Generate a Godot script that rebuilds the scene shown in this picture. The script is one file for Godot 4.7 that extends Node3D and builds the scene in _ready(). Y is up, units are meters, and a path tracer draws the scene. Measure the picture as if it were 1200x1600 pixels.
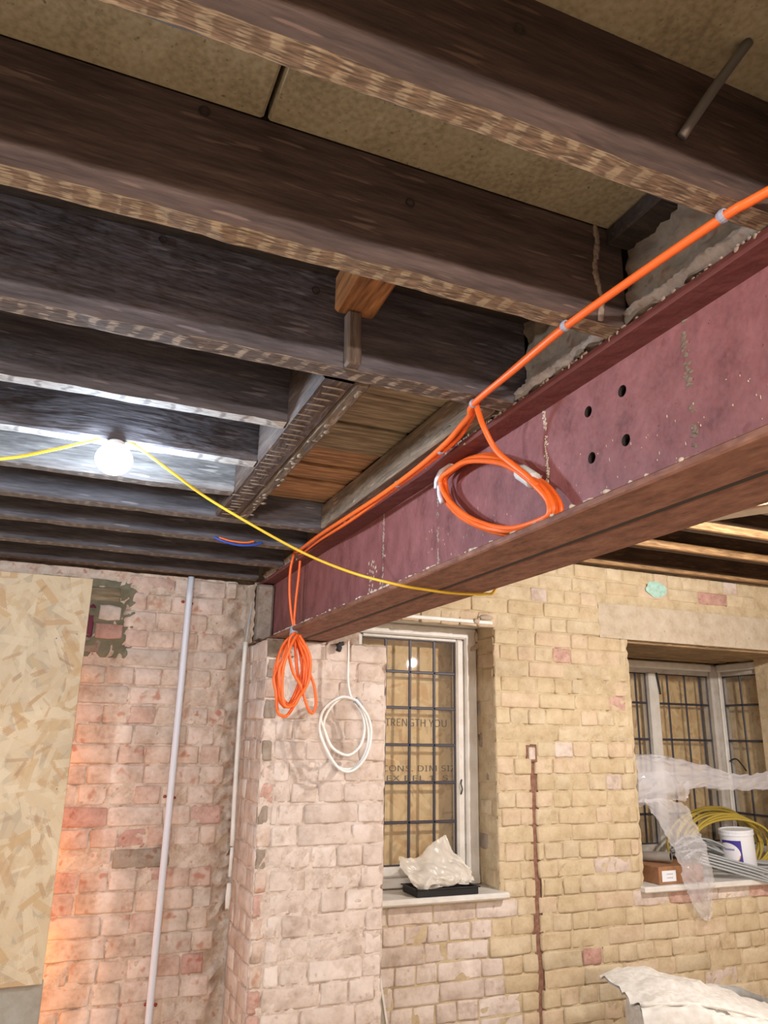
extends Node3D
# An old cellar-height room being stripped out: painted brick walls, dark joists, a pair of red-oxide steel beams,
# orange cable, boarded leaded windows. Heights in the code are measured from eye level (EYE above the floor).

const EYE := 1.55
var rng := RandomNumberGenerator.new()
var M := {}
var taken := {}
var nz := FastNoiseLite.new()

func V(x: float, y: float, z: float) -> Vector3:
	return Vector3(x, y + EYE, z)

func _ready():
	# ---------------------------------------------------------------- camera
	var cam := Camera3D.new()
	cam.name = "camera"
	cam.projection = Camera3D.PROJECTION_PERSPECTIVE
	cam.keep_aspect = Camera3D.KEEP_HEIGHT
	cam.fov = 67.71
	cam.near = 0.05
	cam.far = 60.0
	add_child(cam)
	cam.position = V(0, 0, 0)
	cam.rotation = Vector3(0.28592, -0.39364, 0.01815)
	cam.current = true
	# ---------------------------------------------------------------- environment and exposure
	var env := Environment.new()
	env.background_mode = Environment.BG_COLOR
	env.background_color = Color(0.02, 0.02, 0.025)
	env.tonemap_mode = Environment.TONE_MAPPER_LINEAR
	env.tonemap_exposure = 1.0
	env.sdfgi_enabled = true
	env.ssao_enabled = true
	env.ssil_enabled = true
	var we := WorldEnvironment.new()
	we.name = "environment"
	we.environment = env
	add_child(we)
	# ---------------------------------------------------------------- the lamps (lights sit in their lamps)
	rng.seed = 11
	nz.seed = 5
	nz.noise_type = FastNoiseLite.TYPE_SIMPLEX_SMOOTH
	nz.frequency = 1.0
	nz.fractal_octaves = 3
	make_materials()
	festoon_lamp("round white festoon bulb glowing under the dark joists on yellow cable", V(0.058, 0.592, -1.742), Color(0.80, 0.90, 1.0), 0.62, 6.0)
	festoon_lamp("round white festoon bulb of the string hanging right of the steel beam", V(2.6, 0.80, -1.5), Color(1.0, 0.97, 0.95), 3.9, 12.0)
	festoon_lamp("round white festoon bulb of the string at the right-hand end of the room", V(3.7, 0.80, 1.0), Color(1.0, 0.97, 0.95), 1.5, 12.0)
	festoon_lamp("round white festoon bulb of the string hanging over the left end of the room", V(-1.9, 0.55, -0.9), Color(0.90, 0.94, 1.0), 3.2, 10.0)
	festoon_lamp("round white festoon bulb of the string hanging behind the photographer", V(0.0, 0.42, 1.45), Color(1.0, 0.97, 0.95), 5.6, 10.0)
	work_lamp(-0.015, -3.21)
	# ---------------------------------------------------------------- shell, then things
	shell()
	wall_bricks()
	beams()
	joists()
	window_leaded()
	window_bay()
	boards_and_pipes()
	cables()
	sill_things()
	loose_things()

# ==================================================================== helpers
func numbered(n: String) -> String:
	if not taken.has(n):
		taken[n] = 0
		return n
	taken[n] += 1
	return "%s_%03d" % [n, taken[n]]

func thing(called: String, label: String, category: String, at: Vector3, group := "") -> Node3D:
	var o := Node3D.new()
	o.name = numbered(called)
	add_child(o)
	o.position = at
	o.set_meta("label", label)
	o.set_meta("category", category)
	if group != "":
		o.set_meta("group", group)
	return o

func struct(called: String, at: Vector3, label: String, category: String) -> Node3D:
	var o := thing(called, label, category, at)
	o.set_meta("kind", "structure")
	return o

func world_of(p: Node) -> Vector3:
	var s := Vector3.ZERO
	while p is Node3D and p != self:
		s += (p as Node3D).position
		p = p.get_parent()
	return s

# commits a SurfaceTool whose vertices are in world metres as one named mesh under parent, its origin at `at`
func obj(called: String, st: SurfaceTool, m: Material, parent: Node, at = null) -> MeshInstance3D:
	st.generate_normals()
	var mesh := st.commit()
	return obj_mesh(called, mesh, m, parent, at)

func obj_mesh(called: String, mesh: ArrayMesh, m: Material, parent: Node, at = null) -> MeshInstance3D:
	var c: Vector3 = mesh.get_aabb().get_center() if at == null else at
	var out := ArrayMesh.new()
	for s in mesh.get_surface_count():
		var a := mesh.surface_get_arrays(s)
		var vv: PackedVector3Array = a[Mesh.ARRAY_VERTEX]
		for i in vv.size():
			vv[i] -= c
		a[Mesh.ARRAY_VERTEX] = vv
		out.add_surface_from_arrays(Mesh.PRIMITIVE_TRIANGLES, a)
		var sm := mesh.surface_get_material(s)
		out.surface_set_material(s, sm if sm else m)
	var o := MeshInstance3D.new()
	o.name = called
	o.mesh = out
	o.position = c - world_of(parent)
	o.cast_shadow = GeometryInstance3D.SHADOW_CASTING_SETTING_ON
	parent.add_child(o, true)
	return o

func st_new(smooth := false) -> SurfaceTool:
	var st := SurfaceTool.new()
	st.begin(Mesh.PRIMITIVE_TRIANGLES)
	st.set_smooth_group(0 if smooth else 4294967295)
	return st

func tri(st: SurfaceTool, a: Vector3, b: Vector3, c: Vector3, out: Vector3):
	if (b - a).cross(c - a).dot(out) > 0.0:
		var t := b
		b = c
		c = t
	st.add_vertex(a)
	st.add_vertex(b)
	st.add_vertex(c)

func quad(st: SurfaceTool, a: Vector3, b: Vector3, c: Vector3, d: Vector3, out: Vector3):
	tri(st, a, b, c, out)
	tri(st, a, c, d, out)

# chamfered box, c centre, s full size, b bevel, q turn
func cbox(st: SurfaceTool, c: Vector3, s: Vector3, b := 0.003, q := Basis.IDENTITY):
	var h := s * 0.5
	b = minf(b, minf(h.x, minf(h.y, h.z)) * 0.6)
	var p := func(sx: float, sy: float, sz: float, axis: int) -> Vector3:
		var v := Vector3(sx * (h.x - (0.0 if axis == 0 else b)), sy * (h.y - (0.0 if axis == 1 else b)), sz * (h.z - (0.0 if axis == 2 else b)))
		return c + q * v
	for s1 in [-1.0, 1.0]:
		quad(st, p.call(s1, -1.0, -1.0, 0), p.call(s1, 1.0, -1.0, 0), p.call(s1, 1.0, 1.0, 0), p.call(s1, -1.0, 1.0, 0), q * Vector3(s1, 0, 0))
		quad(st, p.call(-1.0, s1, -1.0, 1), p.call(1.0, s1, -1.0, 1), p.call(1.0, s1, 1.0, 1), p.call(-1.0, s1, 1.0, 1), q * Vector3(0, s1, 0))
		quad(st, p.call(-1.0, -1.0, s1, 2), p.call(1.0, -1.0, s1, 2), p.call(1.0, 1.0, s1, 2), p.call(-1.0, 1.0, s1, 2), q * Vector3(0, 0, s1))
		for s2 in [-1.0, 1.0]:
			quad(st, p.call(s1, s2, -1.0, 0), p.call(s1, s2, 1.0, 0), p.call(s1, s2, 1.0, 1), p.call(s1, s2, -1.0, 1), q * Vector3(s1, s2, 0))
			quad(st, p.call(s1, -1.0, s2, 0), p.call(s1, 1.0, s2, 0), p.call(s1, 1.0, s2, 2), p.call(s1, -1.0, s2, 2), q * Vector3(s1, 0, s2))
			quad(st, p.call(-1.0, s1, s2, 1), p.call(1.0, s1, s2, 1), p.call(1.0, s1, s2, 2), p.call(-1.0, s1, s2, 2), q * Vector3(0, s1, s2))
			for s3 in [-1.0, 1.0]:
				tri(st, p.call(s1, s2, s3, 0), p.call(s1, s2, s3, 1), p.call(s1, s2, s3, 2), q * Vector3(s1, s2, s3))

func span(st: SurfaceTool, a: Vector3, b: Vector3, bev := 0.003):
	var lo := Vector3(minf(a.x, b.x), minf(a.y, b.y), minf(a.z, b.z))
	var hi := Vector3(maxf(a.x, b.x), maxf(a.y, b.y), maxf(a.z, b.z))
	cbox(st, (lo + hi) * 0.5, hi - lo, bev)

func solid(called: String, a: Vector3, b: Vector3, m: Material, parent: Node, bev := 0.003) -> MeshInstance3D:
	var st := st_new()
	span(st, a, b, bev)
	return obj(called, st, m, parent)

func catmull(p: Array, t: float, closed := false) -> Vector3:
	var n := p.size()
	var k := int(floor(t))
	var f := t - k
	var g := func(i: int) -> Vector3:
		return p[posmod(i, n)] if closed else p[clampi(i, 0, n - 1)]
	var a: Vector3 = g.call(k - 1)
	var b: Vector3 = g.call(k)
	var c: Vector3 = g.call(k + 1)
	var d: Vector3 = g.call(k + 2)
	return b.cubic_interpolate(c, a, d, f)

# a round cable through points
func tube(st: SurfaceTool, pts: Array, r: float, sub := 6, sides := 8):
	var n := (pts.size() - 1) * sub
	var path := []
	for i in n + 1:
		path.append(catmull(pts, minf(float(i) / sub, pts.size() - 1.0001)))
	var prev := []
	var nrm := Vector3.ZERO
	for i in path.size():
		var t: Vector3 = ((path[mini(i + 1, n)] as Vector3) - (path[maxi(i - 1, 0)] as Vector3)).normalized()
		if nrm == Vector3.ZERO:
			nrm = t.cross(Vector3.UP if absf(t.y) < 0.9 else Vector3.RIGHT).normalized()
		else:
			nrm = (nrm - t * nrm.dot(t)).normalized()
		var bi := t.cross(nrm)
		var ring := []
		for k in sides:
			var a := TAU * k / sides
			ring.append((path[i] as Vector3) + (nrm * cos(a) + bi * sin(a)) * r)
		if i > 0:
			for k in sides:
				var k2 := (k + 1) % sides
				quad(st, prev[k], prev[k2], ring[k2], ring[k], (ring[k] as Vector3) + (ring[k2] as Vector3) - 2.0 * (path[i] as Vector3))
		if i == 0 or i == path.size() - 1:
			for k in sides:
				tri(st, path[i], ring[k], ring[(k + 1) % sides], t * (-1.0 if i == 0 else 1.0))
		prev = ring

func cable(called: String, pts: Array, r: float, m: Material, parent: Node, sub := 6) -> MeshInstance3D:
	var st := st_new(true)
	tube(st, pts, r, sub)
	return obj(called, st, m, parent)

# turned shape: profile of (radius, height) about axis y at c
func lathe(st: SurfaceTool, prof: Array, c: Vector3, q := Basis.IDENTITY, sides := 24):
	for i in prof.size() - 1:
		var a: Vector2 = prof[i]
		var b: Vector2 = prof[i + 1]
		for k in sides:
			var t0 := TAU * k / sides
			var t1 := TAU * (k + 1) / sides
			var d0 := Vector3(cos(t0), 0, sin(t0))
			var d1 := Vector3(cos(t1), 0, sin(t1))
			var nr := Vector2(b.y - a.y, a.x - b.x)
			var out := (d0 + d1) * 0.5 * nr.x + Vector3(0, nr.y, 0)
			var p0 := d0 * a.x + Vector3(0, a.y, 0)
			var p1 := d1 * a.x + Vector3(0, a.y, 0)
			var p2 := d1 * b.x + Vector3(0, b.y, 0)
			var p3 := d0 * b.x + Vector3(0, b.y, 0)
			if a.x > 0.00001:
				tri(st, c + q * p0, c + q * p1, c + q * p2, q * out)
			if b.x > 0.00001:
				tri(st, c + q * p0, c + q * p2, c + q * p3, q * out)

# rough grid over a rectangle: o corner, u and v edges, n outward; f(u,v) -> push along n; skip(u,v) leaves cells out
func rough(st: SurfaceTool, o: Vector3, u: Vector3, v: Vector3, n: Vector3, nu: int, nv: int, f: Callable, skip = null):
	var g := []
	for j in nv + 1:
		for i in nu + 1:
			var a := float(i) / nu
			var b := float(j) / nv
			g.append(o + u * a + v * b + n * float(f.call(a, b)))
	for j in nv:
		for i in nu:
			if skip != null and skip.call((i + 0.5) / nu, (j + 0.5) / nv):
				continue
			var k := j * (nu + 1) + i
			quad(st, g[k], g[k + 1], g[k + nu + 2], g[k + nu + 1], n)

# crumpled sheet through a grid of control points (rows of equal length), pushed about by noise
func sheet(st: SurfaceTool, rows: Array, sub: int, amp: float, freq: float, thick := 0.0, face := Vector3(0, 0, 1), centre = null):
	var nv := (rows.size() - 1) * sub
	var nu: int = ((rows[0] as Array).size() - 1) * sub
	var g := []
	for j in nv + 1:
		for i in nu + 1:
			var col := []
			for r in rows:
				col.append(catmull(r, minf(float(i) / sub, (rows[0] as Array).size() - 1.0001)))
			var p := catmull(col, minf(float(j) / sub, rows.size() - 1.0001))
			var w := Vector3(nz.get_noise_3dv(p * freq), nz.get_noise_3dv(p * freq + Vector3(31, 7, 3)), nz.get_noise_3dv(p * freq + Vector3(5, 71, 13)))
			var ridge := absf(nz.get_noise_3dv(p * freq * 1.7 + Vector3(9, 2, 55)))
			g.append(p + w * amp + face * (amp * (0.6 - 2.2 * ridge)))
	for side in ([0.0, 1.0] if thick > 0.0 else [0.0]):
		for j in nv:
			for i in nu:
				var k := j * (nu + 1) + i
				var off := -face * thick * float(side)
				var dir: Vector3 = face * (1.0 if side == 0.0 else -1.0)
				if centre != null:
					dir = (g[k] as Vector3) - (centre as Vector3)
				quad(st, g[k] + off, g[k + 1] + off, g[k + nu + 2] + off, g[k + nu + 1] + off, dir)

# a lump of mortar or plaster
func lump(st: SurfaceTool, c: Vector3, r: Vector3, seed_: float):
	var rings := 4
	var sides := 7
	var g := []
	for j in rings + 1:
		var th := PI * j / rings
		for i in sides:
			var ph := TAU * i / sides
			var d := Vector3(sin(th) * cos(ph), cos(th), sin(th) * sin(ph))
			var k := 1.0 + 0.55 * nz.get_noise_3dv(d * 1.3 + Vector3(seed_, seed_ * 0.7, -seed_))
			g.append(c + d * r * k)
	for j in rings:
		for i in sides:
			var a := j * sides + i
			var b := j * sides + (i + 1) % sides
			var out: Vector3 = ((g[a] as Vector3) + (g[b + sides] as Vector3)) * 0.5 - c
			if j > 0:
				tri(st, g[a], g[b], g[b + sides], out)
			if j < rings - 1:
				tri(st, g[a], g[b + sides], g[a + sides], out)

# ==================================================================== materials
func noise_bytes(size: int, seed_: int, freq: float, oct := 4, kind := FastNoiseLite.TYPE_SIMPLEX_SMOOTH) -> PackedByteArray:
	var n := FastNoiseLite.new()
	n.seed = seed_
	n.frequency = freq
	n.noise_type = kind
	n.fractal_octaves = oct
	var im := n.get_seamless_image(size, size)
	im.convert(Image.FORMAT_L8)
	return im.get_data()

# colour texture from a blend of noises looked up in a gradient, with sparse spots of other colours on top
# layers: [seed, freq, octaves, weight]; spots: [seed, freq, threshold, Color]
func tex(size: int, stops: Array, layers: Array, spots := []) -> ImageTexture:
	var g := Gradient.new()
	var offs := PackedFloat32Array()
	var cols := PackedColorArray()
	for s in stops:
		offs.append(s[0])
		cols.append(s[1])
	g.offsets = offs
	g.colors = cols
	var lut := []
	for i in 256:
		lut.append(g.sample(i / 255.0))
	var maps := []
	var wsum := 0.0
	for l in layers:
		maps.append(noise_bytes(size, l[0], l[1], l[2]))
		wsum += l[3]
	var smaps := []
	for s in spots:
		smaps.append(noise_bytes(size, s[0], s[1], 3))
	var data := PackedByteArray()
	data.resize(size * size * 3)
	for i in size * size:
		var v := 0.0
		for k in maps.size():
			v += (maps[k] as PackedByteArray)[i] * float(layers[k][3])
		var c: Color = lut[clampi(int(v / wsum), 0, 255)]
		for k in smaps.size():
			var d := float((smaps[k] as PackedByteArray)[i]) / 255.0 - float(spots[k][2])
			if d > 0.0:
				c = c.lerp(spots[k][3], minf(1.0, d * float(spots[k][4] if spots[k].size() > 4 else 14.0)))
		data[i * 3] = int(c.r * 255.0)
		data[i * 3 + 1] = int(c.g * 255.0)
		data[i * 3 + 2] = int(c.b * 255.0)
	return ImageTexture.create_from_image(Image.create_from_data(size, size, false, Image.FORMAT_RGB8, data))

func bump_tex(size: int, seed_: int, freq: float, strength: float, oct := 5) -> ImageTexture:
	var im := Image.create_from_data(size, size, false, Image.FORMAT_L8, noise_bytes(size, seed_, freq, oct))
	im.convert(Image.FORMAT_RGBA8)
	im.bump_map_to_normal_map(strength)
	return ImageTexture.create_from_image(im)

func mat(albedo: Color, t: Texture2D, scale: Vector3, rough_ := 0.9, bump: Texture2D = null, bump_k := 1.0) -> StandardMaterial3D:
	var m := StandardMaterial3D.new()
	m.albedo_color = albedo
	if t:
		m.albedo_texture = t
	m.roughness = rough_
	m.uv1_triplanar = true
	m.uv1_world_triplanar = true
	m.uv1_scale = scale
	if bump:
		m.normal_enabled = true
		m.normal_texture = bump
		m.normal_scale = bump_k
	return m

func plain(albedo: Color, rough_ := 0.6, metal := 0.0) -> StandardMaterial3D:
	var m := StandardMaterial3D.new()
	m.albedo_color = albedo
	m.roughness = rough_
	m.metallic = metal
	return m

func hexc(h: String) -> Color:
	return Color.html(h)

func make_materials():
	var one := Vector3.ONE
	var bump_fine := bump_tex(512, 3, 0.035, 5.0)
	var bump_coarse := bump_tex(512, 4, 0.012, 5.0, 6)
	# painted and limewashed brick: a pale coat with rubbed patches where the clay shows
	var coat := tex(512, [[0.0, hexc("b3a093")], [0.35, hexc("dcd1c8")], [0.62, hexc("f2ebe6")], [1.0, hexc("ffffff")]], [[21, 0.010, 4, 1.0], [22, 0.05, 4, 0.5]],
		[[23, 0.012, 0.76, hexc("d0a593"), 7.0], [24, 0.03, 0.86, hexc("b0a498"), 7.0], [25, 0.06, 0.90, hexc("96857a"), 8.0]])
	var coat_clean := tex(512, [[0.0, hexc("cfc5ba")], [0.4, hexc("e9e2da")], [1.0, hexc("ffffff")]], [[26, 0.010, 4, 1.0], [27, 0.05, 4, 0.4]],
		[[28, 0.012, 0.86, hexc("d8b3a2"), 6.0], [29, 0.05, 0.91, hexc("ab9c8e"), 8.0]])
	var coat_pier := tex(512, [[0.0, hexc("b9ada4")], [0.3, hexc("ddd5cd")], [0.55, hexc("f3efeb")], [1.0, hexc("ffffff")]], [[121, 0.009, 4, 1.0], [122, 0.04, 4, 0.5]],
		[[123, 0.014, 0.88, hexc("d3a794"), 8.0], [124, 0.022, 0.80, hexc("c3b6aa"), 5.0]])
	M.pink = []
	for c in ["dccabc", "d9c5b6", "e0cfc3", "d6bfb1", "decfc4", "d4bbae", "dbcbbc", "d2c5b9"]:
		M.pink.append(mat(hexc(c), coat, one * 1.7, 0.92, bump_coarse, 0.8))
	M.red = []
	for c in ["d3b2a5", "d0aea2", "caa498"]:
		M.red.append(mat(hexc(c), coat, one * 2.6, 0.92, bump_coarse, 0.8))
	M.yellow = []
	for c in ["d6c6a6", "d4c2a2", "d8c9ac", "d0bf9e", "d9c6ab", "d3c5a8"]:
		M.yellow.append(mat(hexc(c), coat_clean, one * 2.0, 0.92, bump_coarse, 0.7))
	M.pier = []
	for c in ["e0d2c8", "dccdc2", "e3d6cc", "d8c9be", "ded1c7"]:
		M.pier.append(mat(hexc(c), coat_pier, one * 1.5, 0.92, bump_coarse, 0.8))
	M.greybrick = mat(hexc("a69b8e"), coat, one * 2.5, 0.92, bump_coarse, 0.8)
	M.mortar = mat(hexc("d6c7b8"), coat, one * 3.0, 0.95, bump_coarse, 1.0)
	M.mortar_yellow = mat(hexc("cfbf9f"), coat_clean, one * 2.0, 0.95, bump_coarse, 1.0)
	M.mortar_pier = mat(hexc("dacbbf"), coat_pier, one * 3.0, 0.95, bump_coarse, 1.0)
	M.chase = mat(hexc("94705f"), coat, one * 7.0, 0.95, bump_coarse, 1.0)
	M.green_mortar = mat(hexc("7f7c68"), coat_clean, one * 3.0, 0.95, bump_coarse, 1.0)
	M.old_mortar = mat(hexc("8a7d6c"), coat, one * 3.0, 0.95, bump_coarse, 1.2)
	M.crust = mat(hexc("a89b8e"), coat, one * 6.0, 0.95, bump_coarse, 1.2)
	M.concrete = mat(hexc("cdc1ad"), coat_clean, one * 1.6, 0.92, bump_fine, 0.5)
	M.plaster = mat(hexc("cdbfae"), coat_clean, one * 1.2, 0.9, bump_fine, 0.4)
	M.grey_board = mat(hexc("a6a297"), coat_clean, one * 1.4, 0.9, bump_fine, 0.3)
	M.floor = mat(hexc("d2c9be"), coat_clean, one * 1.1, 0.9, bump_coarse, 0.6)
	# timber: grain drawn out along x (or along z for the trimmers)
	var grain := tex(512, [[0.0, hexc("6d5f55")], [0.4, hexc("b3a69a")], [0.7, hexc("e2d8ce")], [1.0, hexc("ffffff")]], [[31, 0.016, 5, 1.0], [32, 0.05, 4, 0.6]])
	var grain_old := tex(512, [[0.0, hexc("6d6561")], [0.4, hexc("a39a93")], [0.7, hexc("cbc2ba")], [1.0, hexc("f4efea")]], [[33, 0.014, 5, 1.0], [34, 0.06, 4, 0.5]],
		[[35, 0.02, 0.80, hexc("f2e7da")]])
	var along_x := Vector3(0.55, 5.0, 5.0)
	var along_z := Vector3(5.0, 5.0, 0.55)
	var along_y := Vector3(5.0, 0.55, 5.0)
	M.joist = []
	for c in ["67554e", "776764", "797680", "716f77", "76747b", "9a9898"]:  # later tones carry the bulb's cool light and haze, palest on the lit face
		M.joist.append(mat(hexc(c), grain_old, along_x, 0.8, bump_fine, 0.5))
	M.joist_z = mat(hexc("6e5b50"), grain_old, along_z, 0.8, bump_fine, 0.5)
	M.joist_pale_z = mat(hexc("94836f"), grain_old, along_z, 0.85, bump_fine, 0.5)
	M.plate = mat(hexc("b5a48e"), grain_old, along_z, 0.85, bump_fine, 0.5)
	M.plank_grey = mat(hexc("b0a68c"), grain, along_x, 0.8, bump_fine, 0.3)
	M.plank_orange = []
	for c in ["dcb185", "d7a97c", "d5ad83"]:
		M.plank_orange.append(mat(hexc(c), grain, along_x, 0.8, bump_fine, 0.3))
	M.noggin = mat(hexc("b07a45"), grain, along_z, 0.8, bump_fine, 0.4)
	M.batten_y = mat(hexc("8d7d70"), grain_old, along_y, 0.85, bump_fine, 0.4)
	M.new_timber = mat(hexc("c9a678"), grain, along_x, 0.75, bump_fine, 0.2)
	M.brown_timber = mat(hexc("6d5238"), grain_old, along_x, 0.85, bump_fine, 0.4)
	M.soffit = mat(hexc("d8bd92"), grain_old, along_x, 0.85, bump_fine, 0.4)
	M.deck = mat(hexc("a99f86"), tex(512, [[0.0, hexc("a89f90")], [0.5, hexc("e0d8c8")], [1.0, hexc("ffffff")]], [[41, 0.01, 3, 0.5], [42, 0.12, 3, 0.8]], [[43, 0.12, 0.82, hexc("8a7f6a")]]), one * 1.3, 0.9, bump_fine, 0.2)
	M.deck_dark = mat(hexc("4a3d33"), grain_old, along_x, 0.85, bump_fine, 0.4)
	# undersides with the ghosts of plaster laths
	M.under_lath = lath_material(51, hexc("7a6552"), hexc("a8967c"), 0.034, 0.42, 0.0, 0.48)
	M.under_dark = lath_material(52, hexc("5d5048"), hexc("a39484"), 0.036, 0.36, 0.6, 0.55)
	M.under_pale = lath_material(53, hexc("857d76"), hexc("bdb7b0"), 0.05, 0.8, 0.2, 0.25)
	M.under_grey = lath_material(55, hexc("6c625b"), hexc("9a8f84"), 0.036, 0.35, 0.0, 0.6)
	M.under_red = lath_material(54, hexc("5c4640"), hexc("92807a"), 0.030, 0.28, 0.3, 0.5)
	# steel
	M.oxide = mat(hexc("955e5c"), tex(1024, [[0.0, hexc("a08c88")], [0.35, hexc("dcd0cc")], [0.7, hexc("f6f0ee")], [1.0, hexc("ffffff")]], [[61, 0.006, 4, 1.0], [62, 0.05, 4, 0.4]],
		[[63, 0.05, 0.86, hexc("7a6460")], [64, 0.06, 0.875, hexc("ffffff")], [65, 0.012, 0.84, hexc("d8c4c2")]]), Vector3(1.6, 1.1, 1.6), 0.62, bump_fine, 0.25)
	M.oxide_deep = mat(hexc("6e3a36"), null, one, 0.7, bump_fine, 0.3)
	M.oxide_dark = mat(hexc("a0745f"), tex(512, [[0.0, hexc("7c6458")], [0.4, hexc("c2aca0")], [1.0, hexc("ffffff")]], [[66, 0.02, 5, 1.0], [67, 0.08, 3, 0.5]], [[68, 0.03, 0.8, hexc("c9b6a6")]]), Vector3(2.5, 2.5, 0.9), 0.7, bump_fine, 0.4)
	M.steel = plain(hexc("8d8a86"), 0.45, 0.7)
	M.iron = plain(hexc("2e2521"), 0.8)
	M.black = plain(hexc("17171a"), 0.5)
	M.lead = plain(hexc("45434a"), 0.5, 0.3)
	# paint, plastics
	M.white_paint = mat(hexc("e2dfd8"), tex(256, [[0.0, hexc("ebe7e2")], [0.5, hexc("f8f6f4")], [1.0, hexc("ffffff")]], [[71, 0.02, 4, 1.0]], [[72, 0.03, 0.90, hexc("d0c6b8"), 5.0]]), one * 2.0, 0.45, bump_fine, 0.15)
	M.grey_paint = mat(hexc("c9c6c0"), coat_clean, one * 2.0, 0.55, bump_fine, 0.2)
	M.white_plastic = plain(hexc("e4e6ea"), 0.35)
	M.pvc = plain(hexc("d3d5dc"), 0.4)
	M.orange = plain(hexc("f06a24"), 0.42)
	M.white_cable = plain(hexc("e6e4de"), 0.4)
	M.grey_cable = plain(hexc("a5a8a8"), 0.45)
	M.yellow_cable = plain(hexc("d9b02c"), 0.45)
	M.ochre_cable = plain(hexc("b7a045"), 0.5)
	M.blue_cable = plain(hexc("27479a"), 0.45)
	M.clip = plain(hexc("9b9aa6"), 0.45)
	M.tape = plain(hexc("d6d8d2"), 0.5)
	M.cardboard = mat(hexc("a87b57"), coat_clean, one * 3.0, 0.9)
	M.tube_grey = plain(hexc("8d857a"), 0.6)
	M.dark_bore = plain(hexc("2a2624"), 0.9)
	M.red_dot = plain(hexc("8f3a30"), 0.7)
	M.maroon = plain(hexc("6a2438"), 0.7)
	M.turquoise = mat(hexc("b4e0d6"), coat_clean, one * 6.0, 0.8)
	M.pane = plain(Color(0.86, 0.92, 0.9, 0.03), 0.02)
	M.pane.transparency = BaseMaterial3D.TRANSPARENCY_ALPHA
	M.film = plain(Color(0.90, 0.89, 0.90, 0.34), 0.07)
	M.film.transparency = BaseMaterial3D.TRANSPARENCY_ALPHA
	M.film_thin = plain(Color(0.90, 0.88, 0.88, 0.45), 0.14)
	M.film_thin.transparency = BaseMaterial3D.TRANSPARENCY_ALPHA
	M.bag = plain(Color(0.90, 0.87, 0.82, 0.78), 0.3)
	M.bag.transparency = BaseMaterial3D.TRANSPARENCY_ALPHA
	M.bag.backlight_enabled = true
	M.bag.backlight = Color(0.25, 0.24, 0.21)
	M.sack = mat(hexc("e6e2da"), tex(256, [[0.0, hexc("d6d2cc")], [1.0, hexc("ffffff")]], [[75, 0.03, 4, 1.0]]), one * 4.0, 0.7, bump_fine, 0.3)
	M.osb = osb_material(768, 81, hexc("d6c9b4"))
	M.osb_far = M.osb.duplicate()
	M.osb_far.albedo_color = hexc("e4cda2")
	M.osb_far.uv1_offset = Vector3(0.37, 0.21, 0.0)

# underside of an old joist: bars left by the plaster keys between laths, one metre of timber per texture
func lath_material(seed_: int, wood: Color, plaster_: Color, pitch: float, share: float, slant: float, broken: float) -> StandardMaterial3D:
	var w := 512
	var h := 64
	var a := noise_bytes(512, seed_, 0.02, 5)
	var b := noise_bytes(512, seed_ + 7, 0.05, 4)
	var data := PackedByteArray()
	data.resize(w * h * 3)
	for y in h:
		for x in w:
			var n1 := a[y * 512 + x] / 255.0
			var n2 := b[(y * 3 % 512) * 512 + x] / 255.0
			var u := float(x) / w / pitch + slant * float(y) / h * 0.6 + (n1 - 0.5) * 0.35
			var f := fposmod(u, 1.0)
			var bar := clampf((share * 0.5 - absf(f - 0.5)) * 14.0 + 0.5, 0.0, 1.0)
			bar *= clampf((n1 * 0.6 + n2 * 0.7 - broken) * 5.0, 0.0, 1.0)
			var edge := clampf((absf(float(y) / h - 0.5) - 0.40 + n2 * 0.1) * 9.0, 0.0, 1.0) * clampf((n2 - 0.35) * 5.0, 0.0, 1.0)
			var base := wood * (0.62 + 0.75 * n2)
			var c := base.lerp(plaster_ * (0.75 + 0.4 * n2), maxf(bar, edge * 0.8))
			var i := (y * w + x) * 3
			data[i] = int(clampf(c.r, 0, 1) * 255.0)
			data[i + 1] = int(clampf(c.g, 0, 1) * 255.0)
			data[i + 2] = int(clampf(c.b, 0, 1) * 255.0)
	var m := StandardMaterial3D.new()
	m.albedo_texture = ImageTexture.create_from_image(Image.create_from_data(w, h, false, Image.FORMAT_RGB8, data))
	m.roughness = 0.92
	return m

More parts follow.
